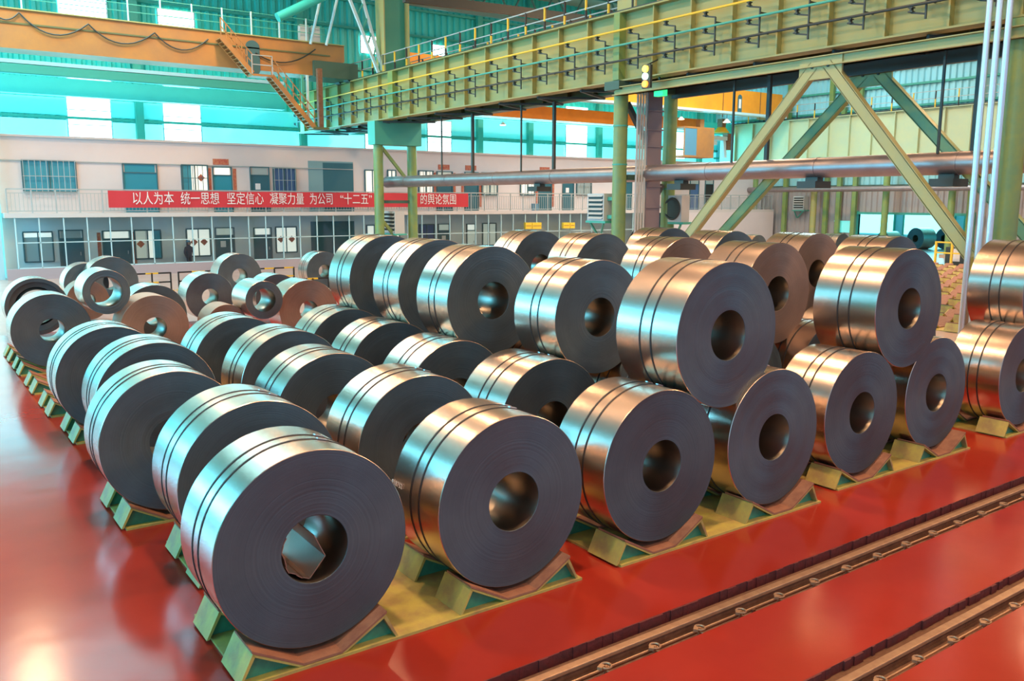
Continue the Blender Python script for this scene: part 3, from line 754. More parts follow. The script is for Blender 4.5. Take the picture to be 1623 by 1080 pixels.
# striped barriers before the offices
bmY = MB(); 
def barrier(px0, px1, py, ht, lb, yoff=0):
    a = at(px0, py, 2, ht); c = at(px1, py-(px1-px0)*.035, 2, ht); Y = 44.9+yoff
    if yoff: a = at(px0, py, 1, Y); c = at(px1, py, 1, Y)
    L = c.x-a.x; t = thing('striped_barrier', lb, 'barrier', (a.x, Y, 0), 0, 'yellow and black barriers')
    k = max(2, int(L/.5)); ym = MB(); bm = MB()
    for z in (ht, ht*.5):
        for i in range(k): (ym if i % 2 else bm).bar((L*i/k, 0, z), (L*(i+1)/k, 0, z), .07)
    ym.build('yellow_rail_band', M['yellow'], t); bm.build('black_rail_band', M['black'], t)
    for x in (0, L/2, L): MB().bar((x, 0, 0), (x, 0, ht+.03), .07).build('post', M['black'], t); 
    for x in (0, L/2, L): MB().box(x-.12, x+.12, -.12, .12, 0, .03).build('foot', M['yellow'], t)
barrier(205, 266, 433.5, .9, 'yellow and black barrier behind the tall pale coil')
barrier(279, 343, 431, .9, 'yellow and black barrier above the centre of the coil pile')
barrier(405, 470, 427, .9, 'yellow and black barrier right of the leaning coil')
barrier(470, 520, 441, .9, 'low yellow barrier beside the lone strapped coil', -7)

# person walking behind the glazing
def person(x, y, lb):
    t = thing('person', lb, 'person', (x, y, 0), radians(15))
    me = bpy.data.meshes.new('body')
    V = [(0,0,.98),(0,0,1.25),(0,.0,1.5),(0,0,1.63),(0,-.01,1.76),(0,-.01,1.9),
         (-.21,0,1.5),(-.26,.05,1.22),(-.24,-.06,.97),(-.23,-.1,.86), (.21,0,1.5),(.27,-.05,1.22),(.25,-.12,.98),(.24,-.16,.88),
         (-.1,0,.95),(-.11,-.08,.5),(-.11,.06,.1),(-.11,-.1,.05),(.1,0,.95),(.11,.05,.5),(.11,.2,.1),(.11,.06,.05)]
    E_ = [(0,1),(1,2),(2,3),(3,4),(4,5),(2,6),(6,7),(7,8),(8,9),(2,10),(10,11),(11,12),(12,13),(0,14),(14,15),(15,16),(16,17),(0,18),(18,19),(19,20),(20,21)]
    me.from_pydata(V, E_, []); o = bpy.data.objects.new('body', me); COL.objects.link(o); o.parent = t
    md = o.modifiers.new('skin', 'SKIN'); ra_ = [.17,.16,.17,.07,.12,.09,.08,.065,.05,.045,.08,.065,.05,.045,.11,.08,.055,.05,.11,.08,.055,.05]
    for i, v_ in enumerate(me.skin_vertices[0].data): v_.radius = (ra_[i]*(1.15 if i < 3 else 1), ra_[i]*(.75 if i < 3 else 1)); v_.use_root = (i == 0)
    sb = o.modifiers.new('s', 'SUBSURF'); sb.levels = 1; sb.render_levels = 2
    me.materials.append(mat('dark_work_clothes', (.03, .05, .09), .8))
    MB().tube((0,-.01,1.86), (0,-.01,1.98), .14, 14, r2=.08).build('hard_hat', M['bluebox'], t, True)
    MB().add([(-.1,-.14,1.72),(.1,-.14,1.72),(.1,-.13,1.86),(-.1,-.13,1.86),(-.08,-.05,1.70),(.08,-.05,1.70),(.08,-.05,1.88),(-.08,-.05,1.88)],
        [(0,1,2,3),(0,4,5,1),(1,5,6,2),(2,6,7,3),(3,7,4,0)]).build('face', mat('skin', (.45, .28, .2), .6), t, True)
q = at(299, 390, 1, 56.3); person(q.x, 56.3, 'person in dark clothes walking past the lit ground floor window')

# ------------------------------------------------------------------ crane runway girders
XG, XH = 25.5, 28.3
def girder(X, y0, y1, z0, z1, name, lb, mt, edge, flip=-1, step=2.0, ph=0.0):
    t = thing(name, lb, 'crane girder', (X, y0, z0)); L = y1-y0; h = z1-z0
    MB().box(-.05, .05, 0, L, .06, h-.06).build('web_plate', M[mt], t)
    MB().box(-.38, .38, 0, L, h-.06, h).build('top_flange', M[edge], t)
    MB().box(-.32, .32, 0, L, 0, .06).build('bottom_flange', M[edge], t)
    sm = MB().box(min(0, flip*.3), max(0, flip*.3), -.03, .03, .06, h-.06).mesh('stiffener', M[mt])
    sm2 = MB().box(min(0, -flip*.3), max(0, -flip*.3), -.03, .03, .06, h-.06).mesh('stiffener', M[mt])
    y = ph
    while y < L:
        part('stiffener', sm, t, (0, y, 0)); part('stiffener', sm2, t, (0, y, 0)); y += step
    MB().box(-.07, .07, 0, L, h, h+.14).build('crane_rail', M['dark'], t)
    return t
ZG0, ZG1 = 9.42, 12.2
yg0 = 8.2
gA = girder(XG, yg0, 63.3, ZG0, ZG1, 'runway_girder', 'olive green crane runway girder crossing the top centre of the hall', 'khaki', 'khaki', -1, 2.0, (27.87-yg0) % 2.0)
MB().box(-.42, -.03, 27.87-yg0-.18, 27.87-yg0+.18, .06, 2.72).build('joint_stiffener', M['column'], gA)
MB().box(-.42, -.03, 48-yg0-.3, 48-yg0+.3, .06, 2.72).build('joint_stiffener', M['column'], gA)
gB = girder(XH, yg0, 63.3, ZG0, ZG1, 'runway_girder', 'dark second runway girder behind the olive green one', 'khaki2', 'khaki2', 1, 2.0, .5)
# horizontal lacing between the two girders (seen from below)
b = MB(); y = yg0
while y < 61:
    b.bar((XG, y, ZG0-.08), (XH, y+1.6, ZG0-.08), .1); b.bar((XH, y+1.6, ZG0-.08), (XG, y+3.2, ZG0-.08), .1); y += 3.2
o = b.build('girder_lacing', M['dark']); tag(o, 'dark zigzag lacing bars under the twin runway girders', 'bracing')
# conductor rails with brackets
XC = 24.85
zy = [at(1000, 44, 0, XC).z, at(1000, 68, 0, XC).z, at(1000, 93, 0, XC).z]
for z, mt, lb in zip(zy, ('yellow', 'girt', 'dark'), ('yellow upper conductor rail along the olive runway girder', 'teal middle conductor rail along the olive runway girder', 'dark lower conductor rail along the olive runway girder')):
    o = MB().tube((0, 0, 0), (0, 54, 0), .045, 8).build('conductor_rail', M[mt], gA); o.location = (XC-XG, 0, z-ZG0); o['label'] = lb.split(' along')[0]
b = MB(); T = .05
b.bar((.12, -.12, zy[2]-zy[0]-.42), (.12, -.12, -.28), T)
b.bar((.12, -.12, -.45), (.62, -.12, -.45), T).bar((.12, -.12, zy[2]-zy[0]+.1), (.62, -.12, zy[2]-zy[0]+.1), T)
for z in (0, zy[1]-zy[0], zy[2]-zy[0]):
    b.bar((.12, -.12, z-.28), (.02, .28, z-.2), T).box(-.06, .1, .2, .34, z-.2, z-.16)
    b.box(-.05, .0, .24, .29, z-.16, z-.05).box(.03, .08, .24, .29, z-.16, z-.05).box(-.06, .1, .2, .34, z-.08, z-.05)
km = b.mesh('rail_bracket', M['dark'])
y = 26.55
while y > yg0+.5: y -= 2.0
while y < 62:
    part('rail_bracket', km, gA, (XC-XG, y+2.0-yg0, zy[0]-ZG0)); y += 2.0
# walkway rail on top of the girder
def toprail(X, y0, y1, z, lb, hh=1.25, step=1.5, mats=('yellow', 'black')):
    t = thing('girder_handrail', lb, 'handrail', (X, y0, z)); L = y1-y0
    for k in (hh, hh*.55): MB().bar((0, 0, k), (0, L, k), .05).build('rail', M['railing'], t)
    pm = MB().box(-.04, .04, -.04, .04, hh*.5, hh).mesh('post', M[mats[0]]); pm2 = MB().box(-.04, .04, -.04, .04, 0, hh*.5).mesh('post', M[mats[1]])
    pm3 = MB().box(-.04, .04, -.04, .04, 0, hh*.5).mesh('post', M[mats[0]]); pm4 = MB().box(-.04, .04, -.04, .04, hh*.5, hh).mesh('post', M[mats[1]])
    y = 0; i = 0
    while y < L:
        part('post', pm if i % 2 else pm4, t, (0, y, 0)); part('post', pm2 if i % 2 else pm3, t, (0, y, 0)); y += step; i += 1
toprail(XG+.3, yg0, 56, ZG1, 'yellow and black handrail on top of the olive runway girder')
toprail(XH+.3, yg0, 56, ZG1, 'yellow and black handrail on top of the dark runway girder')
o = MB().box(XG+.4, XH+.3, yg0, 62, ZG1-.06, ZG1-.02).build('crane_walkway', M['darkgreen']); tag(o, 'dark walkway deck between the twin runway girders', 'walkway')
# long pale tie beam with V braces
zt0, zt1 = at(1190, 122, 0, XG-.35).z, at(1190, 107, 0, XG-.35).z
zr0, zr1 = at(1063, 157, 0, XH-.1).z, at(1063, 140, 0, XH-.1).z
o = MB().box(-.12, .12, 0, 27.9-8.2, 0, zt1-zt0).box(-.28, .12, 0, 19.7, zt1-zt0-.03, zt1-zt0).box(-.28, .12, 0, 19.7, 0, .03).build('tie_beam', M['brace']); o.location = (XG-.3, 8.2, zt0)
tag(o, 'pale olive tie beam beneath the runway girder carrying the V braces', 'beam')
def vbrace(X, lb, mt, ytop, yl, yr, zl, zr, w, zt0=zt0):
    t = thing('v_brace', lb, 'brace', (X, ytop, 0)); zt = zt0+.05
    def chan(p, q):
        b = MB(); p = Vector(p); q = Vector(q); d = (q-p).normalized(); nrm = Vector((1,0,0)); s = d.cross(nrm).normalized()
        b.bar(p, q, .05, w, up=s); b.bar(p+s*w/2+nrm*.1, q+s*w/2+nrm*.1, .25, .04, up=s); b.bar(p-s*w/2+nrm*.1, q-s*w/2+nrm*.1, .25, .04, up=s)
        return b
    chan((0, -.25, zt), (0, yr-ytop, zr)).build('diagonal_strut', M[mt], t)
    chan((0, .25, zt), (0, yl-ytop, zl)).build('diagonal_strut', M[mt], t)
    MB().box(-.02, .06, -.8, .8, zt-.45, zt+.25).build('gusset_plate', M[mt], t)
    bo = MB()
    for yy in (-.3, .3): bo.tube((-.06, yy, zt-.05), (.0, yy, zt-.05), .05, 8)
    bo.build('bolt', M['dark'], t)
pr = at(1541, 405, 0, XG-.45); pl = at(1085, 385, 0, XG-.45); ptp = at(1300, 115, 0, XG-.45)
vbrace(XG-.45, 'pale olive V brace in front, under the tie beam', 'brace', ptp.y, pl.y+.6, pr.y, pl.z-.5, 2.9, .34)
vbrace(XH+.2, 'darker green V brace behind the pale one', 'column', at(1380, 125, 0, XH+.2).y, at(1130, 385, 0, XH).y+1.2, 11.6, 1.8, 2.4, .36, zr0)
# cross strut, dark back tie
o = MB().box(XH-.1, XH+.1, 8.2, 27.9, zr0, zr1).build('tie_beam', M['dark']); tag(o, 'dark tie beam beneath the rear runway girder', 'beam')
# tubular columns
def column(x, y, z1, r, lb, mt='column', bandz=()):
    t = thing('steel_column', lb, 'column', (x, y, 0))
    MB().tube((0,0,.25), (0,0,z1), r, 24).build('shaft', M[mt], t, True)
    MB().box(-.45, .45, -.45, .45, 0, .25).build('footing', M['tan'], t)
    for z in bandz: MB().tube((0,0,z), (0,0,z+.06), r+.02, 24).build('band', M['girt'], t, True)
YC1, YC2, YC3 = 27.9, at(600.5, 300, 0, XG).y, 11.9
XH2 = at(653.5, 300, 1, YC2).x
column(XG-.05, YC1, ZG0-.02, .30, 'green tubular column under the girder joint, in front of the offices', bandz=(6.0, 7.6))
column(XH+.1, YC1, ZG0-.02, .30, 'green tubular column of the middle pair, partly behind the cable tray', bandz=(5,))
column(XG, YC2, ZG0-1.46, .31, 'green tubular column of the far pair, left one')
column(XH2, YC2, ZG0-1.46, .31, 'green tubular column of the far pair, right one')
column(XG-.05, YC3, ZG0-.02, .32, 'green column behind the three vertical conduits at right')
column(XH+.1, YC3, ZG0-.02, .32, 'green column of the right pair, rear one')
o = MB().box(XG-.45, XH2+.45, YC2-.5, YC2+.5, ZG0-1.45, ZG0-.01).build('cap_beam', M['girt']); tag(o, 'teal box cap joining the far pair of columns below the girder', 'cap beam')
o = MB().box(XG-.6, XH+.6, YC1-.45, YC1+.45, ZG0-.35, ZG0-.001).build('cap_beam', M['darkgreen']); tag(o, 'dark cap joining the middle pair of columns', 'cap beam')
t = thing('column_lacing', 'green diagonal lacing between the far pair of columns', 'bracing', (XG, YC2, 0))
for z0_, z1_ in ((7.9, 5.6), (3.2, .9)): MB().bar((.2, 0, z0_), (XH2-XG-.2, 0, z1_), .18).build('diagonal', M['column'], t)
MB().bar((.2,0,4.4), (XH2-XG-.2,0,4.4), .2).build('horizontal', M['darkgreen'], t)
t = thing('column_lacing', 'dark diagonal lacing between the middle pair of columns', 'bracing', (XG, YC1, 0))
for z0_, z1_ in ((5.2, 2.2), (5.6, 8.6)): MB().bar((.3, 0, z1_), (XH-XG-.3, 0, z0_), .2).build('diagonal', M['dark'], t)
MB().bar((.3,0,5.5), (XH-XG-.3,0,5.5), .22).build('horizontal', M['darkgreen'], t)
# pedestal of the right columns
o = MB().box(XG-.75, XG+.7, YC3-.55, YC3+.62, 0, 2.35).build('column_pedestal', M['tan']); tag(o, 'tan concrete pedestal under the right column and brace foot', 'pedestal')
o = MB().box(XG-.7, XG+.5, YC3-.45, YC3+.72, 2.35, 2.95).build('brace_shoe', M['yel']); tag(o, 'yellow green steel shoe where the right brace lands', 'brace shoe')
# cable tray column and conduits
o = MB().box(XG+1.2, XG+2.05, YC1-.35, YC1-.2, 2.3, 9.3); 
for z in (4.2, 5.1, 6.8, 7.5, 8.3): o.box(XG+1.15, XG+2.1, YC1-.4, YC1-.34, z, z+.06)
o = o.build('cable_tray', mat('violet_grey_tray', (.20, .17, .20), .5)); tag(o, 'broad violet grey cable tray beside the middle columns', 'cable tray')
xs3 = [(1572, 1562, 'left of three'), (1584, 1578, 'middle of three'), (1602, 1596, 'right of three')]
for (pt, pb_, lb), i in zip(xs3, range(3)):
    X = XG-.85-.0*i; a = at(pt+14, 60, 0, X); yv = a.y
    o = MB().tube((0,0,0), (0,0,11.5), .085, 12).build('conduit', M['tube'], smooth=True); o.location = (X, YC3+.55-.27*i, 0)
    tag(o, 'pale vertical conduit at the right edge, %s' % lb, 'conduit', 'vertical conduits at right')
for i in range(4):
    o = MB().tube((0,0,2.2), (0,0,9.3), .05, 8).build('conduit', M['heater'], smooth=True); o.location = (XG+.45+.16*i, YC1-.5, 0)
    tag(o, 'thin grey conduit right of the middle green column, %s from the left' % cols[i], 'conduit', 'thin conduits at the middle column')
# big horizontal pipe
XP = 26.7
z_p = (at(1000, 276, 0, XP).z)
pp = thing('ventilation_pipe', 'large metal clad pipe running across the hall below the girder', 'pipe', (XP, 9, z_p))
y = 0
k = 0
YPE = at(614, 290, 0, XP).y-9
while y < YPE-.05:
    L = min(5.0, YPE-y); MB().tube((0, y, 0), (0, y+L-.02, 0), .35, 28).build('pipe_section', M['pipe'], pp, True)
    MB().tube((0, y+L-.06, 0), (0, y+L+.02, 0), .365, 28).build('pipe_joint', M['pipe'], pp, True); y += L; k += 1
for px in (550,):
    pass
for i, px in enumerate((705, 741, 831, 869, 1165, 1205, 1491, 1532)):
    yy = at(px, 250, 0, XP).y; big = i % 2
    o = MB().bar((0, 0, 0), (0, 0, ZG0-z_p-.4), .14 if big else .07).build('hanger_rod', M['dark']); o.location = (XP+(.35 if big else -.2), yy, z_p+.3)
    tag(o, 'dark vertical hanger above the clad pipe, %s from the left' % cols[i], 'hanger', 'pipe hangers')
for i, px in enumerate((570, 630, 845, 1070, 1280, 1493)):
    yy = at(px+10, 290, 0, XP).y
    if yy > 49: continue
    o = MB().box(-.45, .45, -.38, .38, -.26, -.02).box(-.16, .16, -.25, .25, -.02, .12).build('pipe_shoe', M['dark']); o.location = (XP, yy, z_p-.45); tag(o, 'dark support shoe under the clad pipe, %s along it from the far end' % cols[i], 'pipe support', 'pipe support shoes')
# unit heaters
def heater(px0, px1, py0, py1, X, lb, fan=False, arm=0):
    a = at(px0, (py0+py1)/2, 0, X); c = at(px1, (py0+py1)/2, 0, X); zt = at((px0+px1)/2, py0, 0, X).z; zb = at((px0+px1)/2, py1, 0, X).z
    w_ = abs(a.y-c.y); t = thing('unit_heater', lb, 'heater', (X, min(a.y, c.y), zb)); h = zt-zb
    if fan:
        MB().box(0, .5, 0, w_, 0, h).build('casing', M['heater'], t)
        MB().ring((-.03, w_/2, h/2), min(w_, h)*.42, .05, 24, 6, 'x').build('fan_guard', M['dark'], t)
        MB().tube((-.02, w_/2, h/2), (.0, w_/2, h/2), min(w_, h)*.42, 24).build('fan_opening', M['dark'], t)
    else:
        MB().box(.06, .7, 0, w_, 0, h).box(0, .06, 0, .07, 0, h).box(0, .06, w_-.07, w_, 0, h).box(0, .06, .07, w_-.07, 0, .07).box(0, .06, .07, w_-.07, h-.07, h).build('casing', M['heater'], t)
        MB().box(.03, .058, .07, w_-.07, .07, h-.07).build('louvre_back', M['dark'], t)
        lm = MB().add([(-.06,.08,0),(-.06,w_-.08,0),(.03,w_-.08,.08),(.03,.08,.08),(-.06,.08,-.02),(-.06,w_-.08,-.02),(.03,w_-.08,.06),(.03,.08,.06)],[(0,1,2,3),(7,6,5,4),(0,4,5,1),(1,5,6,2),(2,6,7,3),(3,7,4,0)]).mesh('louvre_slat', M['heater'])
        k = 6
        for i in range(k): part('louvre_slat', lm, t, (0, 0, .1+(h-.22)*i/(k-1)))
    if arm: MB().box(.2, .4, -arm, 0, .1, .25).box(.2, .4, -arm, 0, h-.3, h-.15).build('mounting_arm', M['girt'], t)
    b = MB().box(0, .8, -.1, w_+.1, -.1, 0); b.bar((.1, .1, -.1), (.7, w_-.1, -.75), .08); b.bar((.1, w_-.1, -.1), (.7, w_, -.75), .08); b.build('support_bracket', M['girt'], t)
heater(931, 957, 307, 350, 25.15, 'louvred grey unit heater at the middle green column', arm=at(957, 330, 0, 25.15).y-28.1)
heater(604, 626, 335, 370, 26.4, 'louvred grey unit heater between the far columns')
heater(1052, 1080, 310, 352, 28.2, 'round-fan unit heater right of the cable tray', True)
heater(1257, 1274, 311, 333, 71.1, 'small louvred heater on the right grey wall')
# signal lamps
t = thing('signal_light', 'three lamp signal under the girder joint, yellow white and orange lit', 'signal light', (24.4, at(1024, 122, 0, 24.4).y, at(1024, 122, 0, 24.4).z))
MB().box(0, .12, -.22, .22, -.42, .46).build('back_plate', M['dark'], t)
for z, mt in ((.3, 'sig_y'), (.02, 'sig_w'), (-.27, 'sig_r')): MB().tube((-.1, 0, z), (0, 0, z), .13, 16).build('lamp_lens', M[mt], t)
MB().bar((.06, 0, .46), (.6, 0, .7), .05).build('mounting_arm', M['dark'], t)
q = at(1045, 145, 0, 25.6); t = thing('signal_light', 'single green lit lamp right of the girder joint', 'signal light', tuple(q))
MB().box(-.05, .2, -.25, .25, -.18, .18).build('lamp_lens', M['sig_g'], t); MB().bar((0, 0, .18), (0, 0, ZG0-q.z), .06).build('mounting_arm', M['dark'], t)
# upper roof columns standing on the girders
for (px0, px1, X, Y, lb) in ((603, 637, 26.7, YC2, 'dark green upper column rising from the far column pair'), (996, 1012, 26.7, YC1+.2, 'pale upper column rising above the girder joint')):
    t = thing('upper_column', lb, 'column', (X, Y, ZG1))
    wy = .55
    MB().box(-.9, -.82, -wy, wy, 0, 9.7).box(.82, .9, -wy, wy, 0, 9.7).build('flange', M['brace'], t); MB().box(-.82, .82, -.05, .05, 0, 9.7).build('web', M['girt'], t)
# lattice struts
t = thing('lattice_strut', 'pale lattice strut leaning toward the far upper column', 'strut', (23.5, 50.5, 12))
p0, p1 = at(575, 0, 1, 50.5), at(608, 118, 1, 50.5); d_ = Vector((1.1, 0, 0)); P0 = p0-Vector((23.5, 50.5, 12)); P1 = p1-Vector((23.5, 50.5, 12)); P0 = P0+(P0-P1)*.35
MB().bar(P0, P1, .16).bar(P0-d_, P1-d_*.3, .16).build('chord', M['mullion'], t)
b = MB()
for k in range(7):
    a, c = P0.lerp(P1, k/7), (P0-d_).lerp(P1-d_*.3, (k+1)/7); b.bar(a, c, .08)
b.build('lacing', M['girt'], t)
p0, p1 = at(440, 28, 1, 52), at(512, -6, 1, 52)
o = MB().tube((0,0,0), p1-p0, .28, 14).build('roof_strut', M['teal'], smooth=True); o.location = p0; tag(o, 'thick teal tube strut under the roof above the left crane', 'strut')
for i, (a0, a1) in enumerate((((507, 2), (492, 70)), ((534, 0), (517, 72)))):
    p0, p1 = at(*a0, 1, 53), at(*a1, 1, 53)
    o = MB().tube((0,0,0), p1-p0, .09, 8).build('roof_strut', M['mullion'], smooth=True); o.location = p0; tag(o, 'thin pale strut above the left crane, %s of two' % ('left' if i == 0 else 'right'), 'strut')
o = MB().bar((0,0,0), at(1010, 41, 1, 44)-at(640, -4, 1, 44), .35, .5).build('roof_beam', M['dark']); o.location = at(640, -4, 1, 44); tag(o, 'dark roof beam slanting above the runway girder', 'beam')

# ------------------------------------------------------------------ right runway girder
gR = girder(70.3, 20, 61.8, 8.3, 12.1, 'runway_girder', 'cream crane girder along the right wall', 'cream', 'cream', -1, 2.15, 1.0)
toprail(69.9, 20, 61, 12.1, 'yellow and black handrail on top of the cream girder', 1.3, 1.9)
for i, px in enumerate((1197, 1291, 1405, 1510)):
    yy = at(px, 300, 0, 70.1).y
    column(70.1, yy, 8.25, .28, 'green column under the cream girder, %s from the left' % cols[i], 'khaki' if i == 1 else 'column')
yy = at(1291, 200, 0, 70).y
o = MB().box(69.2, 71, yy-.9, yy+.4, 6.9, 8.28).build('girder_corbel', M['khaki2']); tag(o, 'dark olive corbel under the cream girder', 'corbel')
o = MB().tube((0,0,0), (0, 40, 0), .24, 16).build('wall_pipe', M['pipe'], smooth=True); o.location = (69.2, 20, at(1400, 299, 0, 69.2).z); tag(o, 'thin metal clad pipe along the right grey wall', 'pipe')
q = at(1335, 360, 0, XR-.12)
o = MB().box(-.04, 0, -.8, .8, -.5, .5).box(-.08, 0, -.85, .85, .5, .58).box(-.08, 0, -.03, .03, -.5, .5).build('window_90', M['daylight2']); o.location = q; struct(o)

# ------------------------------------------------------------------ overhead cranes
YCR = 57.3-2.6
zc0 = 12.35
t = thing('overhead_crane', 'dull orange overhead crane girder at the upper left', 'crane', (-12, YCR, zc0))
q = at(0, 12, 1, YCR-.9); zt_ = q.z-zc0
xe = at(500, 110, 1, YCR-.9).x+12; xe2 = at(546, 100, 1, YCR-.9).x+12
b = MB().add([(0,-.9,0),(xe,-.9,0),(xe2,-.9,1.0),(xe2,-.9,zt_),(0,-.9,zt_),(0,.9,0),(xe,.9,0),(xe2,.9,1.0),(xe2,.9,zt_),(0,.9,zt_)],
    [(0,1,2,3,4),(9,8,7,6,5),(0,5,6,1),(1,6,7,2),(2,7,8,3),(3,8,9,4),(4,9,5,0)])
b.build('box_girder', M['orange'], t)
MB().box(0, xe2, -1.0, 1.0, zt_, zt_+.06).build('top_plate', M['brace'], t)
MB().box(0, xe2-1, -.95, -.9, 1.25, 1.33).build('web_seam', M['khaki2'], t)
qq = at(401, 92, 1, YCR-.95)
vs_ = [(qq.x+12+.55*cos(2*pi*i/24)*.8, -.92, qq.z-zc0+(.62 if sin(2*pi*i/24) > 0 else -.62)+.42*sin(2*pi*i/24)) for i in range(24)]
b = MB().add(vs_+[(x, y-.03, z) for x, y, z in vs_], [tuple(range(24)), tuple(range(47, 23, -1))]+[(i, (i+1) % 24, 24+(i+1) % 24, 24+i) for i in range(24)])
b.build('manhole', M['frame'], t)
MB().box(xe-.2, xe2+.8, -1.2, 1.2, -.1, .9).build('end_carriage', M['darkgreen'], t)
for yy in (-.7, .7): MB().tube((xe2+.4, yy-.35, .15), (xe2+.4, yy+.35, .15), .38, 18).build('wheel', M['dark'], t)
# festoon cable
for (a, c, sag) in (((-20, 5), (30, 20), 18), ((30, 20), (140, 38), 26), ((140, 38), (245, 52), 24), ((245, 52), (330, 62), 22), ((405, 84), (500, 78), 18)):
    pts = []
    for k in range(11):
        s = k/10; q = at(a[0]+(c[0]-a[0])*s, a[1]+(c[1]-a[1])*s+sag*4*s*(1-s), 1, YCR-1.0); pts.append(q-Vector((-12, YCR, zc0)))
    MB().path(pts, .04, 6).build('festoon_cable', M['dark'], t)
# handrail on the crane
zr_ = zt_+.06
for k in (.5, .9, 1.3): MB().bar((0, -.95, zr_+k), (xe2-1, -.95, zr_+k), .04).build('handrail', M['girt'], t)
pm = MB().box(-.04, .04, -.04, .04, 0, 1.35).mesh('handrail_post', M['mullion'])
x = 1.0
while x < xe2-1: part('handrail_post', pm, t, (x, -.95, zr_)); x += 1.75
for px in (484, 502):
    q = at(px, 66, 1, YCR-.9); MB().box(-.28, .28, -.2, .2, 0, 1.0).build('control_cabinet', M['heater'], t).location = (q.x+12, -.6, zr_)
# stairs
def flight(parent, p, q, nst, w_=.8):
    p = Vector(p); q = Vector(q)
    for s in (-w_/2, w_/2): MB().bar(p+Vector((0, s, 0)), q+Vector((0, s, 0)), .08, .28).build('stringer', M['orange'], parent)
    tm = MB().box(-.16, .16, -w_/2, w_/2, -.02, .02).mesh('tread', M['orange'])
    for k in range(nst): part('tread', tm, parent, p.lerp(q, (k+.5)/nst))
    for s in (-w_/2,):
        for h in (.6, 1.1): MB().bar(p+Vector((0, s, h)), q+Vector((0, s, h)), .05).build('stair_rail', M['orange'], parent)
        b = MB()
        for k in range(7): a = p.lerp(q, k/6); b.bar(a+Vector((0, s, 0)), a+Vector((0, s, 1.1)), .05)
        b.build('stair_rail_post', M['orange'], parent)
t2 = bpy.data.objects.new('access_stair', None); COL.objects.link(t2); t2.parent = t; t2.location = (12, -1.6, -zc0)
A = lambda px, py: at(px, py, 1, YCR-1.6)-Vector((0, YCR-1.6, 0))
flight(t2, A(347, 60), A(397, 117), 11); flight(t2, A(427, 121), A(495, 203), 16)
a, c = A(396, 118), A(428, 119); MB().box(a.x, c.x, -.5, .5, a.z-.12, a.z).build('landing', M['orange'], t2)
MB().bar((a.x, -.45, a.z+1.1), (c.x, -.45, a.z+1.1), .05).bar((a.x, -.45, a.z+.55), (c.x, -.45, a.z+.55), .05).bar((a.x, -.45, a.z), (a.x, -.45, a.z+1.1), .05).bar((c.x, -.45, a.z), (c.x, -.45, a.z+1.1), .05).build('landing_rail', M['railing'], t2)
a, c = A(492, 202), A(517, 199); MB().box(a.x, c.x, -.5, .5, a.z-.12, a.z).build('lower_platform', M['khaki2'], t2)
MB().bar((c.x-.5, -.3, a.z), (c.x-.5, -.3, a.z+3.6), .3, .3).build('hanger_post', M['rust'], t2)
for px, mt in ((483, 'girt'), (491, 'mullion')):
    q = A(px, 160); MB().bar((q.x, .3, q.z-1.2), (q.x, .3, q.z+1.6), .14).build('ladder_rail', M[mt], t2)
# second beam behind the crane (x direction) and green runway beneath
for (py0, py1, mt, lb) in ((93, 99, 'mullion', 'pale upper edge beam below the left crane'), (100, 114, 'girt', 'long teal box beam below the left crane'), (118, 146, 'teal', 'bright green cross beam above the far windows')):
    Y = 60.5; a = at(0, py0, 1, Y); c = at(0, py1, 1, Y)
    o = MB().box(0, at(448, 150, 1, Y).x+14, -.35, .35, 0, a.z-c.z).build('cross_beam', M[mt]); o.location = (-14, Y, c.z); tag(o, lb, 'beam')
o = MB().box(0, XR-1.5-at(640,180,1,60.5).x, -.35, .35, 0, 1.1).build('cross_beam', M['teal']); o.location = (at(640, 180, 1, 60.5).x, 60.5, at(700, 184, 1, 60.5).z); tag(o, 'bright green cross beam above the windows in the middle of the back wall', 'beam')
# right orange crane
YK = 54.5
t = thing('overhead_crane', 'bright orange overhead crane in the second bay', 'crane', (XH+.3, YK, 12.35))
zk = 12.35; xk1 = at(1240, 160, 1, YK-.9).x-(XH+.3); zk1 = at(1158, 141, 1, YK-.9).z-zk; zk0 = at(1158, 187, 1, YK-.9).z-zk
MB().box(0, xk1, -.9, .9, max(zk0, .05), zk1).build('box_girder', M['orange2'], t)
MB().box(0, xk1, -1.5, -.9, max(zk0, .05)-.22, max(zk0, .05)-.02).build('walkway_ledge', M['mullion'], t)
x_ = at(1172, 165, 1, YK-.9).x-(XH+.3)
vs_ = [(x_+.28*cos(2*pi*i/20), -.92, (zk0+zk1)/2+(.55 if sin(2*pi*i/20) > 0 else -.55)+.3*sin(2*pi*i/20)) for i in range(20)]
MB().add(vs_+[(x, y-.03, z) for x, y, z in vs_], [tuple(range(20)), tuple(range(39, 19, -1))]+[(i, (i+1) % 20, 20+(i+1) % 20, 20+i) for i in range(20)]).build('manhole', M['frame'], t)
MB().box(x_-.14, x_+.14, -.97, -.945, (zk0+zk1)/2-.35, (zk0+zk1)/2+.45).build('manhole_cover', M['white'], t)
for px in (1146, 1205): xx = at(px, 160, 1, YK-.9).x-(XH+.3); MB().box(xx-.03, xx+.03, -.94, -.9, zk0, zk1).build('web_seam', M['rust'], t)
xa, xc = at(1060, 190, 1, YK-1).x-(XH+.3), at(1115, 190, 1, YK-1).x-(XH+.3)
MB().box(0, xc+2, .9, 2.4, zk0-1.1, zk0-.1).build('rear_girder', M['orange2'], t)
MB().box(xk1-.5, 69.9-(XH+.3), -1.2, 1.6, -.05, 1.2).build('end_carriage', M['orange'], t)
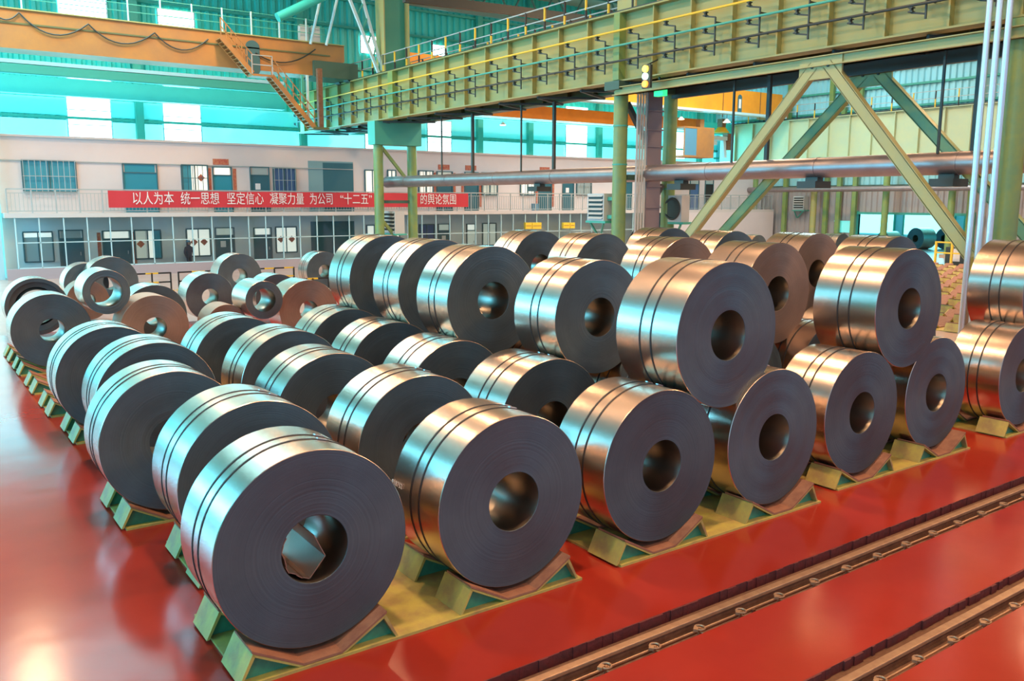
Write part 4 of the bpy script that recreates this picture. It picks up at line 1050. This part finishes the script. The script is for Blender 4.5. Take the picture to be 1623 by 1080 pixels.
# cab
cb = bpy.data.objects.new('operator_cab', None); COL.objects.link(cb); cb.parent = t; cb.location = (at(1095, 228, 1, YK-.5).x-XH-.3, -.5, at(1095, 250, 1, YK-.5).z-zk); cb['label'] = 'operator cab with blue glass'
wx = at(1122, 228, 1, YK-.5).x-at(1075, 228, 1, YK-.5).x; hz = at(1095, 203, 1, YK-.5).z-at(1095, 251, 1, YK-.5).z; w1 = wx*.42
MB().box(0, wx-w1, -.7, .9, 0, hz).build('cab_body', M['orange'], cb)
MB().box(-w1, 0, -.7, .9, 0, .15).box(-w1, 0, -.7, .9, hz-.15, hz).box(-w1, -w1+.08, -.7, -.62, .15, hz-.15).build('cab_frame', M['orange'], cb)
MB().box(-w1+.08, -.02, -.68, -.66, .15, hz-.15).build('cab_window', M['bluebox'], cb)
MB().bar(((wx-w1)/2, 0, hz), ((wx-w1)/2, 0, zk+zk0-.3-(at(1095, 250, 1, YK-.5).z)), .5).build('cab_hanger', M['orange'], cb)
# hook block with coil tongs
q = at(1143, 215, 1, YK+1.3)
hk = thing('lifting_tongs', 'yellow hook block with pale coil tongs hanging under the right crane', 'lifting tongs', tuple(q))
MB().tube((0,0,.25), (0,0,.75), .75, 18, r2=.35).build('hook_block', M['yellow'], hk)
MB().box(-.25, .25, -.3, .3, .75, 1.5).build('sheave_housing', M['rust'], hk)
MB().bar((-.1, 0, 1.5), (-.1, 0, zk+zk0-1.1-q.z), .05).bar((.1, 0, 1.5), (.1, 0, zk+zk0-1.1-q.z), .05).build('wire_rope', M['dark'], hk)
MB().box(-1.6, .6, -.3, .3, -.45, -.1).box(-2.2, -.8, -.25, .25, -.9, -.5).build('tong_beam', M['mullion'], hk)
MB().bar((-1.9, 0, -.5), (-2.1, 0, -1.8), .25).bar((.3, 0, -.4), (.55, 0, -2.0), .35).build('tong_arm', M['mullion'], hk)
MB().box(.55, 1.1, -.3, .3, -1.3, .2).build('drive_box', M['rust'], hk)
# high-bay lamps
lb0 = thing('high_bay_lamp', '', 'lamp'); 
MB().tube((0,0,.1), (0,0,.7), .75, 20, r2=.25).build('shade', M['heater'], lb0, True); MB().tube((0,0,.05), (0,0,.09), .7, 20).build('lamp_face', M['lamp'], lb0)
MB().bar((0,0,.7), (0,0,1.6), .06).build('suspension_rod', M['dark'], lb0)
for i, (x, y) in enumerate(LAMPS):
    o = lb0 if i == 0 else copy_tree(lb0)
    o.location = (x, y, 20.36); tag(o, 'high bay lamp under the roof, %s lamp of the %s row from the left' % (ordn[i % 5].replace('front', 'nearest'), cols[i//5]), 'lamp', 'high bay lamps')
o = copy_tree(lb0); q = at(1005, -3, 1, 40); o.location = q; o['label'] = 'glowing high bay lamp at the top edge above the girder'; o['group'] = 'lamps seen in the photo'
for i, (px, py, Y, s, lb) in enumerate(((797, 193, 60.3, .35, 'small glowing lamp over the office roof'), (1152, 189, YK-1.7, .45, 'pale lamp under the right crane ledge'), (1080, 184, YK-1.7, .35, 'dark bell lamp under the right crane'))):
    o = copy_tree(lb0); o.location = at(px, py, 1, Y)-Vector((0, 0, .3)); o.scale = (s, s, s*1.0); o['label'] = lb; o['group'] = 'lamps seen in the photo'
# yellow machine rails before the doorway
t = thing('guard_rail', 'yellow guard rails around machinery before the doorway', 'guard rail', (61, 34, 0))
q0, q1 = at(1483, 400, 0, 61), at(1535, 400, 0, 61)
for yy in (q1.y-34, (q0.y+q1.y)/2-34, q0.y-34): MB().bar((0, yy, 0), (0, yy, 1.7), .14).build('post', M['yellow'], t)
for z in (.9, 1.65): MB().bar((0, q1.y-34, z), (0, q0.y-34, z), .1).build('rail', M['yellow'], t)
MB().box(.6, 1.8, q1.y-33.8, q0.y-34.4, 0, 1.3).build('machine_bed', M['dark'], t)
MB().box(.55, .6, (q0.y+q1.y)/2-34.3, (q0.y+q1.y)/2-33.8, .3, 1.2).build('white_panel', M['white'], t)
# blue bucket on the walkway
q = at(848, 327, 1, 56.2); o = MB().tube((0,0,0), (0,0,.55), .28, 16, r2=.34).build('bucket', M['bluebox']); o.location = (q.x, 56.2, ZS1); tag(o, 'small blue bucket on the upper office walkway', 'bucket')
